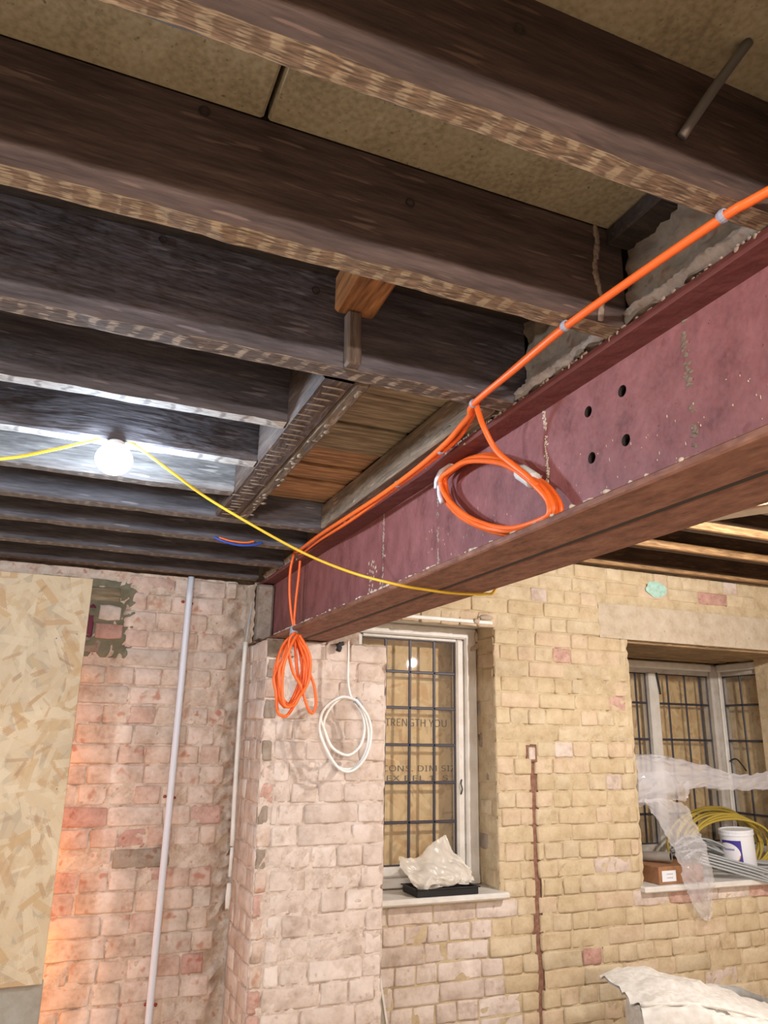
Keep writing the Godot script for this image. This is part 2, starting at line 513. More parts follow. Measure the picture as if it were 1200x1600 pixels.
# oriented strand board: flat pressed flakes lying every way; one texture covers 1.2 m
func osb_material(size: int, seed_: int, tint: Color) -> StandardMaterial3D:
	var r := RandomNumberGenerator.new()
	r.seed = seed_
	var data := PackedByteArray()
	data.resize(size * size * 3)
	for i in size * size:
		data[i * 3] = 214
		data[i * 3 + 1] = 205
		data[i * 3 + 2] = 190
	var tones := [hexc("f3ead9"), hexc("efe5d4"), hexc("fbf4e6"), hexc("eadcc6"), hexc("e4d2b6"), hexc("f6eedd"), hexc("ede2cf"), hexc("dfc6a2"), hexc("f0e6d4"), hexc("d9bd9c")]
	for k in 1700:
		var cx := r.randf() * size
		var cy := r.randf() * size
		var len_ := r.randf_range(34.0, 92.0)
		var wid := r.randf_range(9.0, 26.0)
		var small := k > 1560
		if small:
			len_ *= 0.55
			wid *= 0.5
		var ang := r.randfn(PI * 0.5, 0.8) if r.randf() < 0.6 else r.randf() * TAU
		var c: Color = tones[r.randi() % tones.size()]
		if small:
			c = [hexc("d2b497"), hexc("c7a98c"), hexc("fffaf0"), hexc("bea28a")][r.randi() % 4]
		var al := r.randf_range(0.25, 0.75) * (0.65 if small else 1.0)
		var ca := cos(ang)
		var sa := sin(ang)
		var skew := r.randf_range(-0.7, 0.7)
		var steps_u := int(len_ / 0.8)
		var steps_v := int(wid / 0.8)
		for iv in steps_v:
			var v := iv * 0.8 - wid * 0.5
			var streak := 1.0 + 0.035 * sin(v * 1.9 + k)
			var shift := v * skew + 2.0 * sin(v * 1.3 + k * 2.0)
			for iu in steps_u:
				var u := iu * 0.8 - len_ * 0.5 + shift
				var i := (posmod(int(cy + u * sa + v * ca), size) * size + posmod(int(cx + u * ca - v * sa), size)) * 3
				data[i] = int(clampf(lerpf(data[i], c.r * 255.0 * streak, al), 0, 255))
				data[i + 1] = int(clampf(lerpf(data[i + 1], c.g * 255.0 * streak, al), 0, 255))
				data[i + 2] = int(clampf(lerpf(data[i + 2], c.b * 255.0 * streak, al), 0, 255))
	var t := ImageTexture.create_from_image(Image.create_from_data(size, size, false, Image.FORMAT_RGB8, data))
	return mat(tint, t, Vector3.ONE * 0.83, 0.75)

# ==================================================================== lamps
func festoon_lamp(label: String, at: Vector3, tone: Color, energy: float, glow: float):
	var t := thing("festoon_lamp", label, "lamp", at, "festoon lamps on the yellow cable")
	var m := plain(Color(1, 1, 1), 0.3)
	m.emission_enabled = true
	m.emission = tone
	m.emission_energy_multiplier = glow
	var st := st_new(true)
	var prof := []
	for i in 13:
		var a := PI * i / 12.0
		prof.append(Vector2(0.0415 * sin(a), -0.036 * cos(a)))
	lathe(st, prof, at, Basis.IDENTITY, 28)
	obj("bulb", st, m, t, at)
	st = st_new()
	lathe(st, [Vector2(0.0, 0.044), Vector2(0.016, 0.044), Vector2(0.019, 0.041), Vector2(0.019, 0.035), Vector2(0.023, 0.033), Vector2(0.023, 0.028), Vector2(0.012, 0.026)], at, Basis.IDENTITY, 20)
	obj("lamp_holder", st, M.white_plastic, t)
	var l := OmniLight3D.new()
	l.name = "glow"
	l.light_color = tone
	l.light_energy = energy
	l.light_size = 0.04
	l.omni_range = 14.0
	l.omni_attenuation = 2.0
	l.shadow_enabled = true
	t.add_child(l)

# string of small amber bulbs hung down the gap behind the left board
func work_lamp(x: float, z: float):
	var t := thing("amber_lamp_string", "string of small amber bulbs hidden in the gap behind the left strand board", "lamp", V(x, -1.15, z))
	var m := plain(Color(1, 0.85, 0.6), 0.4)
	m.emission_enabled = true
	m.emission = Color(1.0, 0.62, 0.32)
	m.emission_energy_multiplier = 2.0
	var st := st_new(true)
	tube(st, [V(x - 0.022, 0.50, z), V(x - 0.022, 0.0, z), V(x - 0.022, -1.2, z)], 0.004, 4)
	obj("cable", st, M.black, t)
	for b in [[-1.08, 0.042], [-0.76, 0.038], [-0.44, 0.025], [-0.12, 0.017], [0.18, 0.009]]:
		st = st_new(true)
		var prof := []
		for i in 9:
			var a := PI * i / 8.0
			prof.append(Vector2(0.014 * sin(a), -0.014 * cos(a)))
		lathe(st, prof, V(x, b[0], z), Basis.IDENTITY, 16)
		obj("bulb", st, m, t, V(x, b[0], z))
		st = st_new()
		lathe(st, [Vector2(0.0, 0.034), Vector2(0.008, 0.034), Vector2(0.009, 0.014), Vector2(0.0, 0.0135)], V(x, b[0], z), Basis.IDENTITY, 12)
		obj("lamp_holder", st, M.black, t)
		var l := OmniLight3D.new()
		l.name = "glow"
		l.light_color = Color(1.0, 0.66, 0.36)
		l.light_energy = b[1]
		l.light_size = 0.014
		l.omni_range = 6.0
		l.omni_attenuation = 2.0
		l.shadow_enabled = true
		t.add_child(l, true)
		l.position = V(x, b[0], z) - t.position

# ==================================================================== the shell
const ZW := -3.3    # inner face of the window wall and of the wall left of the pier
const ZP := -2.947  # face of the brick pier
const FL := -1.55   # floor

func shell():
	var s := struct("floor", V(0.8, FL, -0.6), "bare grey concrete floor of the stripped room", "floor")
	solid("slab", V(-3.4, FL - 0.12, -3.7), V(5.1, FL, 2.4), M.floor, s)
	s = struct("wall_left", V(-3.3, FL, -0.6), "plain plastered side wall at the left end of the room", "wall")
	solid("masonry", V(-3.4, FL, -3.7), V(-3.2, 1.3, 2.4), M.plaster, s)
	s = struct("wall_right", V(5.0, FL, -0.6), "plain plastered side wall beyond the window bay", "wall")
	solid("masonry", V(4.9, FL, -3.3), V(5.1, 1.3, 2.4), M.plaster, s)
	s = struct("wall_front", V(0.8, FL, 2.3), "plain plastered wall behind the photographer", "wall")
	solid("masonry", V(-3.4, FL, 2.2), V(5.1, 1.3, 2.4), M.plaster, s)
	# ceilings: chipboard deck over the old joists, higher boards right of the beam
	s = struct("ceiling", V(-1.0, 0.813, -0.6), "dull olive chipboard deck seen between the old dark joists", "ceiling")
	var st := st_new()
	for seg in [[-3.2, 0.166], [0.172, 0.90]]:
		st = st_new()
		span(st, V(seg[0], 0.813, -0.862), V(seg[1], 0.85, 2.2), 0.004)
		obj("chipboard_panel", st, M.deck, s)
	for k in 9:
		var z := -0.866 - k * 0.27
		solid("floorboard", V(-3.2, 0.813, z - 0.266), V(0.90, 0.84, z), M.deck_dark, s, 0.004)
	solid("upper_slab", V(-3.4, 0.86, -3.7), V(0.95, 0.98, 2.4), M.deck_dark, s)
	s = struct("ceiling_right", V(3.0, 1.05, -0.6), "brown boards above the joists right of the steel beam", "ceiling")
	for k in 20:
		var z := 2.2 - k * 0.28
		solid("floorboard", V(0.90, 1.05, z - 0.276), V(4.95, 1.08, z), M.brown_timber, s, 0.004)
	solid("upper_slab", V(0.84, 1.09, -3.7), V(5.1, 1.2, 2.4), M.brown_timber, s)
	# upstand of brick and mortar over the beams, closing the step between the two ceilings
	s = struct("wall_over_beam", V(0.9, 0.637, -0.6), "rough grey mortar packing between joist ends on the steel beam", "wall")
	solid("core", V(0.83, 0.64, -3.32), V(0.995, 1.1, 2.2), M.old_mortar, s)
	for seg in [[-0.605, -0.857], [-0.912, -1.172], [-1.235, -1.30], [-0.02, -0.556]]:
		st = st_new(true)
		var z0: float = seg[0]
		var z1: float = seg[1]
		var n := int(absf(z1 - z0) / 0.012) + 1
		rough(st, V(0.800, 0.636, z0), Vector3(0, 0, z1 - z0), Vector3(0, 0.18, 0), Vector3(-1, 0, 0), n, 15,
			func(a, b): return 0.012 + 0.02 * nz.get_noise_3d(b * 3.1, (z0 + a * (z1 - z0)) * 16.0, 2.0) + 0.02 * pow(maxf(0.0, 1.0 - b * 2.2), 2.0) + 0.014 * absf(nz.get_noise_2d(b * 9.0, (z0 + a * (z1 - z0)) * 40.0)))
		obj("mortar_packing", st, M.old_mortar, s)
	solid("packing_board", V(0.745, 0.782, -0.86), V(0.80, 0.812, -0.60), M.deck_dark, s)

# --------------------------------------------------------------------- brickwork
# one rough brick face: a = left end, w along u, h up, standing out of the plane along n
func brick(parent: Node, a: Vector3, u: Vector3, n: Vector3, w: float, h: float, m: Material, out: float, back := 0.03):
	var st := st_new(true)
	var e := minf(0.007, w * 0.2)
	var ev := 0.0065
	var us := [0.0, e, w * rng.randf_range(0.4, 0.6), w - e, w]
	var vs := [0.0, ev, h - ev, h]
	var tilt := Vector2(rng.randfn(0.0, 0.006), rng.randfn(0.0, 0.012))
	var g := []
	for j in 4:
		for i in 5:
			var border: bool = i == 0 or i == 4 or j == 0 or j == 3
			var corner: bool = (i == 0 or i == 4) and (j == 0 or j == 3)
			var uu: float = us[i]
			var vv: float = vs[j]
			var push := out + rng.randfn(0.0, 0.0014) + tilt.x * (uu - w * 0.5) + tilt.y * (vv - h * 0.5)
			if border:
				push -= 0.0018 + (0.0018 if corner else 0.0) + (0.004 if rng.randf() < 0.05 else 0.0)
				uu += rng.randf_range(-0.003, 0.003)
				vv += rng.randf_range(-0.003, 0.003)
			if corner:
				uu = lerpf(uu, w * 0.5, 0.02)
				vv = lerpf(vv, h * 0.5, 0.06)
			g.append(a + u * uu + Vector3(0, vv, 0) + n * push)
	for j in 3:
		for i in 4:
			var k := j * 5 + i
			quad(st, g[k], g[k + 1], g[k + 6], g[k + 5], n)
	# the sides, running back into the wall
	var c := a + u * w * 0.5 + Vector3(0, h * 0.5, 0)
	var loop := [0, 1, 2, 3, 4, 9, 14, 19, 18, 17, 16, 15, 10, 5]
	for k in loop.size():
		var p: Vector3 = g[loop[k]]
		var q: Vector3 = g[loop[(k + 1) % loop.size()]]
		var mid := (p + q) * 0.5 - c
		quad(st, p, q, q - n * back, p - n * back, mid - n * mid.dot(n))
	obj("brick", st, m, parent)

# lay courses of brick between heights y0 and y1 (world x or z along u from o), leaving out what `free` does not allow
func lay(parent: Node, o: Vector3, u: Vector3, n: Vector3, length: float, y0: float, y1: float, course: float, free: Callable, pick: Callable, header_first := false):
	var rows := int(round((y1 - y0) / course))
	for r in rows:
		var y := y0 + r * course
		var h := course - 0.007 + rng.randf_range(-0.0015, 0.0015)
		var x := -rng.randf_range(0.0, 0.11)
		var header: bool = (r % 2 == 1) != header_first
		var spans: Array = free.call(y, y + course)
		while x < length:
			var w := (0.104 if header else 0.216) + rng.randf_range(-0.006, 0.006)
			if rng.randf() < 0.16:
				w = 0.104 if not header else 0.216
			for s in spans:
				var lo := maxf(x, s[0])
				var hi := minf(x + w, s[1])
				if hi - lo > 0.028:
					var m = pick.call((lo + hi) * 0.5, y + course * 0.5)
					if m:
						var push := rng.randfn(0.0010, 0.0020)
						brick(parent, o + u * (lo + 0.003) + Vector3(0, y + EYE + 0.0035 + rng.randf_range(-0.001, 0.001), 0), u, n, hi - lo - 0.006, h, m, push)
			x += w

func any_of(a: Array) -> Material:
	return a[rng.randi() % a.size()]

func wall_bricks():
	# ---- wall left of the pier, pink limewash over soft red brick
	var s := struct("wall_back", V(-0.2, FL, -3.45), "pink limewashed old brick wall left of the brick pier", "wall")
	solid("core", V(-3.2, FL, -3.62), V(1.25, 1.3, -3.372), M.mortar, s)
	var st := st_new(true)
	rough(st, V(-0.4, FL, ZW), Vector3(1.66, 0, 0), Vector3(0, 2.19, 0), Vector3(0, 0, 1), 74, 96,
		func(a, b):
			var x: float = -0.4 + a * 1.66
			var gap: float = 0.055 * clampf((x - 0.63) * 14.0, 0.0, 1.0) * clampf((nz.get_noise_2d(x * 14.0, b * 30.0) + (0.30 if x > 0.69 else 0.0)) * 9.0, 0.0, 1.0)
			return -0.0022 - 0.014 * clampf((nz.get_noise_2d(a * 29.0 + 17.0, b * 70.0) - 0.28) * 9.0, 0.0, 1.0) + 0.005 * nz.get_noise_2d(a * 40.0, b * 52.0) - (gap if x < 0.76 else 0.0))
	obj("mortar_bed", st, M.mortar, s)
	lay(s, Vector3(-0.34, 0, ZW), Vector3(1, 0, 0), Vector3(0, 0, 1), 1.08, -1.11, 0.636, 0.0759,
		func(ya, yb):
			var a := 0.0
			if yb > 0.31 and ya < 0.58:
				a = 0.56
			return [[a, 1.030 + rng.randf_range(-0.06, 0.01)]],
		func(x, y):
			var wx: float = x - 0.34
			if wx > 0.58 and rng.randf() < 0.16:
				return null
			if y > -0.52 and y < -0.44 and wx > 0.16 and wx < 0.60:
				return M.greybrick if rng.randf() < 0.7 else any_of(M.pink)
			return any_of(M.red) if rng.randf() < 0.06 else any_of(M.pink))
	# repair of greenish mortar beside the board, with reset bricks
	st = st_new(true)
	rough(st, V(-0.10, 0.285, ZW), Vector3(0.375, 0, 0), Vector3(0, 0.315, 0), Vector3(0, 0, 1), 26, 22,
		func(a, b): return 0.002 + 0.012 * nz.get_noise_2d(a * 9.0, b * 9.0 + 40.0) - 0.02 * clampf((maxf(absf(a - 0.45) * 1.75, absf(b - 0.5) * 1.7) + 0.25 * nz.get_noise_2d(a * 6.0, b * 6.0) - 0.8) * 5.0, 0.0, 1.0))
	var gm := obj("mortar_patch", st, M.green_mortar, s)
	gm.set_meta("label", "greenish grey cement patch")
	brick(s, V(0.055, 0.510, ZW), Vector3(1, 0, 0), Vector3(0, 0, 1), 0.145, 0.055, M.plank_grey, 0.010)
	brick(s, V(0.125, 0.435, ZW), Vector3(1, 0, 0), Vector3(0, 0, 1), 0.082, 0.058, M.pier[2], 0.011)
	brick(s, V(0.118, 0.362, ZW), Vector3(1, 0, 0), Vector3(0, 0, 1), 0.105, 0.058, M.red[2], 0.010)
	brick(s, V(0.055, 0.362, ZW), Vector3(1, 0, 0), Vector3(0, 0, 1), 0.055, 0.130, M.maroon, 0.004)
	brick(s, V(0.055, 0.305, ZW), Vector3(1, 0, 0), Vector3(0, 0, 1), 0.09, 0.05, M.greybrick, 0.004)
	# ---- the pier under the beam
	s = struct("wall_pier", V(0.995, FL, -3.12), "pale pink brick pier carrying the end of the steel beams", "wall")
	solid("core", V(0.752, FL, -3.32), V(1.24, 0.355, -2.965), M.mortar_pier, s)
	st = st_new(true)
	rough(st, V(0.742, FL, ZP), Vector3(0.506, 0, 0), Vector3(0, 1.91, 0), Vector3(0, 0, 1), 28, 84, func(a, b): return -0.0016 - 0.013 * clampf((nz.get_noise_2d(a * 10.0 + 17.0, b * 72.0) - 0.30) * 9.0, 0.0, 1.0) + 0.006 * nz.get_noise_2d(a * 14.0, b * 44.0) + 0.004 * nz.get_noise_2d(a * 40.0, b * 120.0))
	rough(st, V(0.742, FL, -3.31), Vector3(0, 0, 0.363), Vector3(0, 1.91, 0), Vector3(-1, 0, 0), 16, 60, func(a, b): return -0.003 + 0.006 * nz.get_noise_2d(a * 12.0 + 60.0, b * 44.0))
	rough(st, V(1.248, FL, ZP), Vector3(0, 0, -0.363), Vector3(0, 1.91, 0), Vector3(1, 0, 0), 12, 60, func(a, b): return -0.003 + 0.006 * nz.get_noise_2d(a * 12.0 + 90.0, b * 44.0))
	obj("mortar_bed", st, M.mortar_pier, s)
	lay(s, Vector3(0.742, 0, ZP), Vector3(1, 0, 0), Vector3(0, 0, 1), 0.506, -1.158, 0.360, 0.0759,
		func(ya, _b): return [[0.0, 0.050 + 0.012 * nz.get_noise_2d(ya * 7.0, 2.0)], [0.054 + 0.012 * nz.get_noise_2d(ya * 7.0, 2.0), 0.506]],
		func(x, _y):
			if x < 0.045:
				return any_of(M.red) if rng.randf() < 0.3 else (M.greybrick if rng.randf() < 0.4 else any_of(M.pink))
			return any_of(M.red) if (x > 0.40 and rng.randf() < 0.08) else any_of(M.pier))
	lay(s, Vector3(0.742, 0, -3.295), Vector3(0, 0, 1), Vector3(-1, 0, 0), 0.345, -1.158, 0.360, 0.0759,
		func(_a, _b): return [[0.0, 0.345]],
		func(_x, _y): return any_of(M.pier), true)
	# sloping mortar cap of the pier
	st = st_new(true)
	rough(st, V(0.735, 0.352, ZP + 0.004), Vector3(0.515, 0, 0), Vector3(0, 0.012, -0.36), Vector3(0, 1, 0), 22, 14, func(a, b): return 0.012 * nz.get_noise_2d(a * 9.0, b * 7.0) + 0.03 * b * (1.0 - a) + 0.002)
	rough(st, V(0.74, 0.29, ZP), Vector3(0.20, 0, 0), Vector3(0, 0.068, 0), Vector3(0, 0, 1), 12, 6, func(a, b): return 0.012 + 0.01 * nz.get_noise_2d(a * 7.0, b * 5.0) - 0.02 * a)
	obj("mortar_cap", st, M.old_mortar, s)
	# packing at the beam end
	st = st_new()
	cbox(st, V(0.776, 0.490, -3.215), Vector3(0.078, 0.25, 0.10), 0.01)
	obj("end_packing", st, M.greybrick, s)
	st = st_new(true)
	rough(st, V(0.728, 0.365, -3.15), Vector3(0, 0, -0.16), Vector3(0, 0.25, 0), Vector3(-1, 0, 0.4).normalized(), 8, 14, func(a, b): return 0.012 * nz.get_noise_2d(a * 6.0, b * 14.0))
	obj("end_plaster", st, M.plaster, s)
	# ---- the window wall, yellowed paint
	s = struct("wall_window", V(2.6, FL, -3.45), "yellow-cream painted brick wall with a leaded window and a bay", "wall")
	for b in [[1.25, FL, 1.972, -0.70], [1.25, 0.565, 1.972, 1.3], [1.972, FL, 2.80, 1.3], [2.80, FL, 4.06, -0.71], [2.80, 0.522, 4.06, 1.3], [4.06, FL, 5.1, 1.3]]:
		solid("core", V(b[0], b[1], -3.62), V(b[2], b[3], -3.318), M.mortar_yellow, s, 0.001)
	st = st_new(true)
	var open := func(x: float, y: float) -> bool:
		return (x > 2.149 and x < 2.201 and y < -0.028) or (x < 1.972 and y > -0.685 and y < 0.55) or (x > 2.79 and x < 4.06 and y > -0.70 and y < 0.71)
	rough(st, V(1.25, FL, ZW), Vector3(3.65, 0, 0), Vector3(0, 2.55, 0), Vector3(0, 0, 1), 146, 102,
		func(a, b): return -0.0026 - 0.014 * clampf((nz.get_noise_2d(a * 61.0 + 17.0, b * 88.0) - 0.30) * 9.0, 0.0, 1.0) + 0.003 * nz.get_noise_2d(a * 90.0, b * 62.0) + 0.002 * nz.get_noise_2d(a * 200.0, b * 140.0),
		func(a, b): return open.call(1.25 + a * 3.65, FL + b * 2.55))
	obj("mortar_bed", st, M.mortar_yellow, s)
	lay(s, Vector3(1.25, 0, ZW), Vector3(1, 0, 0), Vector3(0, 0, 1), 2.36, -1.235, 0.91, 0.0766,
		func(ya, yb):
			var mid: float = (ya + yb) * 0.5
			var sp := [[0.0, 2.78]]
			if mid > -0.68 and mid < 0.55:
				sp = [[0.722, 2.78]]
			if mid > -0.69 and mid < 0.52:
				sp = [[sp[0][0], 1.535 + rng.randf_range(-0.006, 0.006)]]
			elif mid >= 0.52 and mid < 0.72:
				sp = [[sp[0][0], 1.36 + rng.randf_range(-0.03, 0.05)]]
			# the chase cut for a cable
			if mid < -0.03:
				var out := []
				for q in sp:
					if q[0] < 0.917 and q[1] > 0.94:
						out.append([q[0], 0.916 + 0.004 * nz.get_noise_2d(mid * 9.0, 1.0)])
						out.append([0.935 + 0.004 * nz.get_noise_2d(mid * 9.0, 8.0), q[1]])
					else:
						out.append(q)
				sp = out
			return sp,
		func(x, y):
			if x < 0.73 and y < -0.66:
				return any_of(M.pier)
			if x > 1.53 and y > -0.80 and y < -0.68:
				return any_of(M.pier) if rng.randf() < 0.7 else any_of(M.red)
			if y > 0.70 and x < 0.95:
				return M.greybrick if rng.randf() < 0.35 else any_of(M.yellow)
			if rng.randf() < 0.018:
				return any_of(M.red)
			if rng.randf() < 0.05:
				return any_of(M.pier)
			return any_of(M.yellow))
	# right reveal of the leaded window
	lay(s, Vector3(1.972, 0, -3.302), Vector3(0, 0, -1), Vector3(-1, 0, 0), 0.17, -0.66, 0.545, 0.0766,
		func(_a, _b): return [[0.0, 0.17]],
		func(x, _y): return any_of(M.yellow) if x < 0.11 or rng.randf() < 0.5 else M.greybrick, true)
	# bottom of the chase and its back box
	st = st_new(true)
	rough(st, V(2.147, FL, -3.313), Vector3(0.056, 0, 0), Vector3(0, 1.53, 0), Vector3(0, 0, 1), 4, 70, func(a, b): return 0.003 * nz.get_noise_2d(a * 5.0, b * 60.0))
	obj("cable_chase", st, M.chase, s)
	st = st_new()
	span(st, V(2.138, -0.106, -3.312), V(2.198, -0.028, -3.296), 0.002)
	obj("box_recess", st, M.chase, s)
	st = st_new()
	span(st, V(2.148, -0.096, -3.302), V(2.184, -0.038, -3.288), 0.004)
	obj("box_filling", st, M.pier[1], s)
	# rendered concrete lintel over the bay
	st = st_new(true)
	rough(st, V(2.62, 0.522, ZW), Vector3(1.44, 0, 0), Vector3(0, 0.185, 0), Vector3(0, 0, 1), 60, 10, func(a, b): return 0.006 + 0.004 * nz.get_noise_2d(a * 40.0, b * 6.0) - 0.008 * clampf((0.02 - a + 0.03 * nz.get_noise_2d(3.0, b * 9.0)) * 60.0, 0.0, 1.0))
	obj("lintel", st, M.concrete, s)
	# splash of turquoise paint
	st = st_new(true)
	var c := V(3.028, 0.816, ZW + 0.0075)
	for k in 22:
		var a0 := TAU * k / 22.0
		var a1 := TAU * (k + 1) / 22.0
		var f := func(a: float) -> Vector3:
			var rr := 1.0 + 0.22 * nz.get_noise_2d(cos(a) * 1.5 + 4.0, sin(a) * 1.5)
			return c + Vector3(cos(a) * 0.075 * rr, sin(a) * 0.046 * rr, -0.003)
		tri(st, c, f.call(a0), f.call(a1), Vector3(0, 0, 1))
	var spot := obj("paint_splash", st, M.turquoise, s)
	spot.set_meta("label", "turquoise paint splash")

# ==================================================================== steel beams
func beams():
	var z0 := -3.29
	var z1 := 2.19
	for k in 2:
		var x0 := 0.765 + k * 0.1235
		var x1 := x0 + 0.1090
		var b := thing("steel_beam", ["near red-oxide steel I-beam with four bolt holes through its web", "far red-oxide steel I-beam lying close behind the bolted one"][k], "steel beam", V(x0 + 0.055, 0.363, -0.6), "pair of red steel beams")
		solid("bottom_flange", V(x0, 0.363, z0), V(x1, 0.378, z1), M.oxide_dark, b, 0.003)
		solid("top_flange", V(x0, 0.622, z0), V(x1, 0.637, z1), M.oxide_deep, b, 0.004)
		var xw := 0.820 + k * 0.1235
		if k == 1:
			solid("groove_shade", V(x0 - 0.0142, 0.3643, z0), V(x0 - 0.0003, 0.3765, z1), M.iron, b, 0.001)  # dark strip standing in for the shade in the gap between the flanges
			solid("web", V(xw, 0.377, z0), V(xw + 0.009, 0.623, z1), M.oxide, b, 0.0)
			continue
		var web := CSGCombiner3D.new()
		web.name = "web"
		web.position = V(xw + 0.005, 0.5, -0.6) - b.position
		b.add_child(web, true)
		var plate := CSGBox3D.new()
		plate.size = Vector3(0.010, 0.247, z1 - z0)
		plate.position = Vector3(0, 0, (z0 + z1) * 0.5 + 0.6)
		plate.material = M.oxide
		web.add_child(plate)
		for h in [[0.567, -0.935], [0.566, -1.027], [0.478, -0.935], [0.477, -1.025]]:
			var cyl := CSGCylinder3D.new()
			cyl.operation = CSGShape3D.OPERATION_SUBTRACTION
			cyl.radius = 0.0105
			cyl.height = 0.05
			cyl.sides = 20
			cyl.rotation = Vector3(0, 0, PI * 0.5)
			cyl.position = Vector3(0, h[0] - 0.5, h[1] + 0.6)
			cyl.material = M.iron  # hole sides coloured dark to give the shade inside
			web.add_child(cyl)
		# lines of old mortar left where the casing shutters stopped
		var idx := 0
		for z in [-0.79, -1.16, -1.625, -1.975]:
			var st := st_new(true)
			idx += 1
			for q in 95:
				var y := 0.380 + 0.243 * q / 95.0
				if nz.get_noise_2d(y * 30.0, z * 50.0) < -0.12 or rng.randf() < 0.12:
					continue
				lump(st, V(xw + 0.0005, y, z + rng.randfn(0.0, 0.0022) * (1.6 if idx == 1 else 1.0)), Vector3(rng.randf_range(0.0012, 0.0026), rng.randf_range(0.0018, 0.0042), rng.randf_range(0.0012, 0.0036) * (2.2 if idx == 1 else 1.5)), rng.randf() * 60.0)
			obj("mortar_line", st, M.plaster if idx == 2 else (M.crust if idx > 2 else M.old_mortar), b)
		var stf := st_new(true)
		for q in 110:
			var y := rng.randf_range(0.385, 0.50)
			var z := rng.randf_range(-1.7, -0.6)
			lump(stf, V(xw - 0.0003, y, z), Vector3(0.001, rng.randf_range(0.0008, 0.0036), rng.randf_range(0.0006, 0.0014)), rng.randf() * 60.0)
		for q in 26:
			lump(stf, V(xw - 0.0005, rng.randf_range(0.40, 0.50), -2.05 + rng.randfn(0.0, 0.03)), Vector3(0.0018, rng.randf_range(0.002, 0.007), rng.randf_range(0.001, 0.003)), rng.randf() * 60.0)
		obj("plaster_flecks", stf, M.plaster, b).set_meta("kind", "stuff")
		# crust of mortar along the top flange, and crumbs on the lower one
		var st := st_new(true)
		rough(st, V(0.786, 0.634, -0.28), Vector3(0, 0, -2.9), Vector3(-0.016, 0.026, 0), Vector3(-0.85, 0.2, 0).normalized(), 420, 5,
			func(a, bb):
				var z: float = a * 2.9
				var kk := 0.5 + 0.8 * nz.get_noise_2d(z * 9.0, 3.0) + 0.35 * nz.get_noise_2d(z * 40.0, bb * 3.0)
				return 0.004 + 0.020 * sin(PI * clampf(bb, 0.0, 1.0)) * clampf(kk, 0.0, 1.3) + 0.005 * nz.get_noise_2d(z * 120.0, bb * 9.0 + 50.0))
		for q in 260:
			var z := -0.30 - 2.85 * rng.randf()
			lump(st, V(0.7655 + rng.randf() * 0.004, 0.638 - absf(rng.randfn(0.0, 0.004)), z), Vector3(0.0025, rng.randf_range(0.0015, 0.006), rng.randf_range(0.002, 0.007)), rng.randf() * 90.0)
		obj("mortar_crust", st, M.crust, b)
		st = st_new(true)
		for q in 190:
			var z := -2.95 + 2.3 * pow(rng.randf(), 1.8)
			lump(st, V(0.7665 + rng.randf() * 0.012, 0.3785, z), Vector3(rng.randf_range(0.002, 0.005), rng.randf_range(0.001, 0.0045), rng.randf_range(0.003, 0.014)), rng.randf() * 90.0)
		for z in [-1.02, -0.93, -1.86, -1.90, -2.02]:
			lump(st, V(0.769, 0.3795, z), Vector3(0.005, 0.004, 0.008), z * 31.0)
		obj("mortar_crumbs", st, M.plaster, b)
	# flake of plaster hanging at the far beam's edge
	var st2 := st_new()
	cbox(st2, V(1.015, 0.368, -0.90), Vector3(0.035, 0.006, 0.12), 0.002, Basis(Vector3(0, 1, 0), 0.5))
	obj("mortar_flake", st2, M.plaster, get_node("steel_beam_001"))

